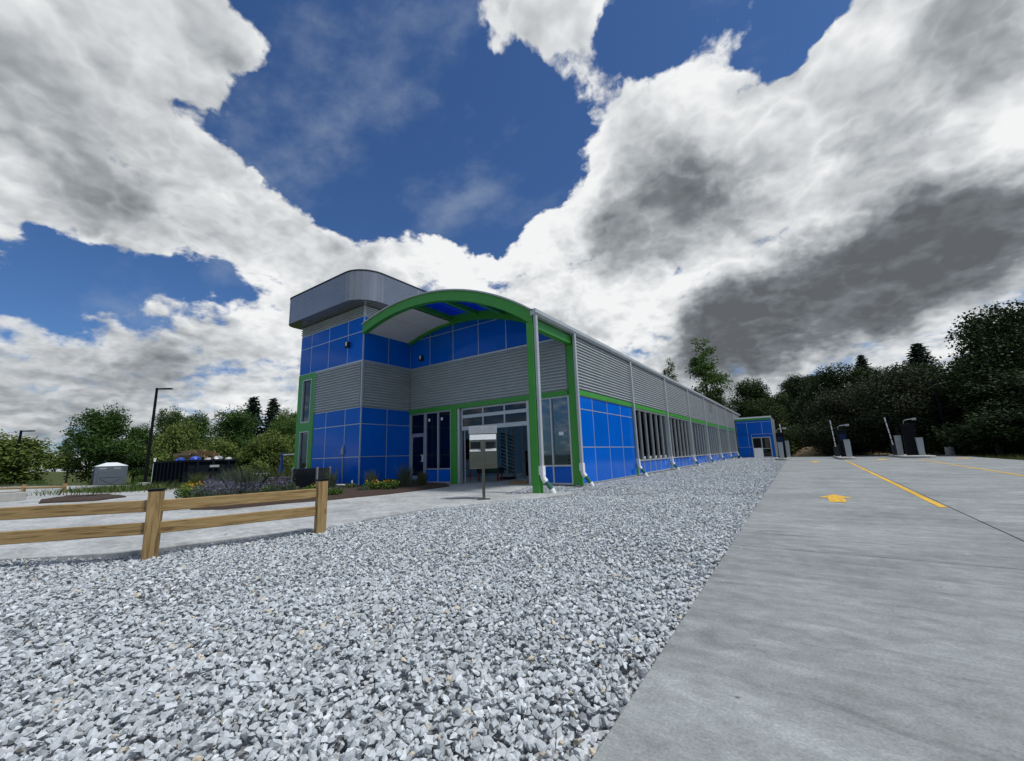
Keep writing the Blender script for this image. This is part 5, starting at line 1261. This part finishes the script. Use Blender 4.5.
stuff('verge_grass', [(16.3, 5), (16.3, 40), (5, 46.6), (5, 50), (40, 50), (40, 8)], 40000, .12, .45, .03, 'grass', 'dark rough grass along the right edge of the lot')
def tuft(name, n, r_, hlo, hhi, w, lean, mat, seed):
    global rng
    keep = rng; rng = np.random.default_rng(seed); a = rng.uniform(0, 6.283, n); q = r_*np.sqrt(rng.random(n)); P = np.stack([q*np.cos(a), q*np.sin(a), np.zeros(n)], 1)
    V, F = blades(P, hlo, hhi, w, lean); me = np_mesh(name, V, F, np.clip(rng.normal(.5, .22, n), 0, 1), mat); rng = keep; return me
def puffs(name, n, r_, zlo, zhi, size, mat, seed, asp=.6):
    global rng
    keep = rng; rng = np.random.default_rng(seed); a = rng.uniform(0, 6.283, n); q = r_*np.sqrt(rng.random(n)); P = np.stack([q*np.cos(a), q*np.sin(a), rng.uniform(zlo, zhi, n)], 1)
    V, F = leaf_cards(P, size, .35, asp); me = np_mesh(name, V, F, np.clip(rng.normal(.5, .25, n), 0, 1), mat); rng = keep; return me
lavF = [tuft('foliage', 260, .34, .22, .5, .018, .22, 'sage', 40+i) for i in range(3)]; lavB = [puffs('blooms', 260, .44, .36, .66, .05, 'lavender', 50+i) for i in range(3)]
grsF = [tuft('blades', 300, .20, .5, 1.15, .014, .22, 'sage', 60), tuft('blades', 300, .20, .5, 1.1, .014, .25, 'grass', 61), tuft('blades', 260, .22, .45, 1.0, .016, .2, 'sage', 62)]
lowF = [puffs('foliage', 420, .42, .04, .34, .10, 'leaf_mid', 70, .7), puffs('foliage', 420, .42, .04, .30, .09, 'sage', 71, .5)]
flw = [puffs('flowers', 16, .34, .30, .42, .07, 'flower', 80, 1.0)]
def bed_plant(kind, x, y, s, label, z=.06):
    nm = {'lav': 'lavender', 'grs': 'ornamental_grass', 'low': 'leafy_perennial', 'flo': 'yellow_daisy'}[kind]
    grp = {'lav': 'lavender clumps in the bed', 'grs': 'ornamental grasses in the bed', 'low': 'leafy plants in the bed', 'flo': 'yellow daisies in the bed'}[kind]
    e = empty(nm, (x, y, z), random.uniform(0, 6.28), label, 'plant', grp); e.scale = (s, s, s)
    i = random.randrange(3)
    ms = {'lav': (('foliage', lavF[i]), ('blooms', lavB[i])), 'grs': (('blades', grsF[i]),), 'low': (('foliage', lowF[i % 2]),), 'flo': (('foliage', lowF[0]), ('flowers', flw[0]))}[kind]
    for n_m, me in ms: link(bpy.data.objects.new(n_m, me), e)['kind'] = 'stuff'
P_bed = lambda poly, n: [tuple(p) for p in (lambda P: P[in_poly(P, poly)][:n])(np.stack([rng.uniform(-18, -4.5, 4000), rng.uniform(-9.4, -.1, 4000)], 1))]
zoneL = [(-6.3, -8.9), (-9.4, -8.3), (-15.8, -6.3), (-16.6, -4.6), (-11.0, -4.8), (-8.0, -6.0), (-6.4, -7.4)]
for p_ in P_bed(zoneL, 30): bed_plant('lav', *p_, random.uniform(.65, .95), 'hazy purple lavender clump in the mass left of the tower')
for p_ in P_bed(zoneL, 16): bed_plant('grs', *p_, random.uniform(.7, 1.0), 'tufted ornamental grass standing among the lavender')
for p_ in P_bed(zoneL, 18): bed_plant('low', *p_, random.uniform(.8, 1.2), 'low leafy plant at the edge of the lavender mass')
for p_ in ((-13.2, -7.2), (-12.6, -7.35), (-10.4, -8.1), (-13.5, -6.9)): bed_plant('flo', *p_, 1.0, 'clump of yellow daisies just above the fence rail')
zoneR = [(-5.2, -5.9), (-5.0, -3.2), (-5.5, -1.4), (-7.2, -.9), (-8.6, -1.2), (-8.7, -3.3), (-7.6, -5.6), (-6.3, -6.8)]
for x, y, s_, lb in ((-7.9, -4.6, .8, 'tall ornamental grass by the tower corner, left of the others'), (-6.9, -3.6, .8, 'tall ornamental grass before the tower corner'), (-6.2, -2.6, 1.0, 'straw-coloured upright grass before the dark blue wall'), (-5.9, -2.0, .6, 'soft grass tuft beside the glass door'), (-6.4, -1.4, .55, 'small grass tuft under the glass door')): bed_plant('grs', x, y, s_, lb)
for p_ in P_bed(zoneR, 16): bed_plant('low', *p_, random.uniform(.4, .75), 'low leafy plant in the mulch below the tower')
for p_ in ((-6.35, -3.9), (-5.9, -3.55), (-7.3, -5.5)): bed_plant('flo', *p_, .8, 'small yellow daisy clump in the mulch before the tower corner')
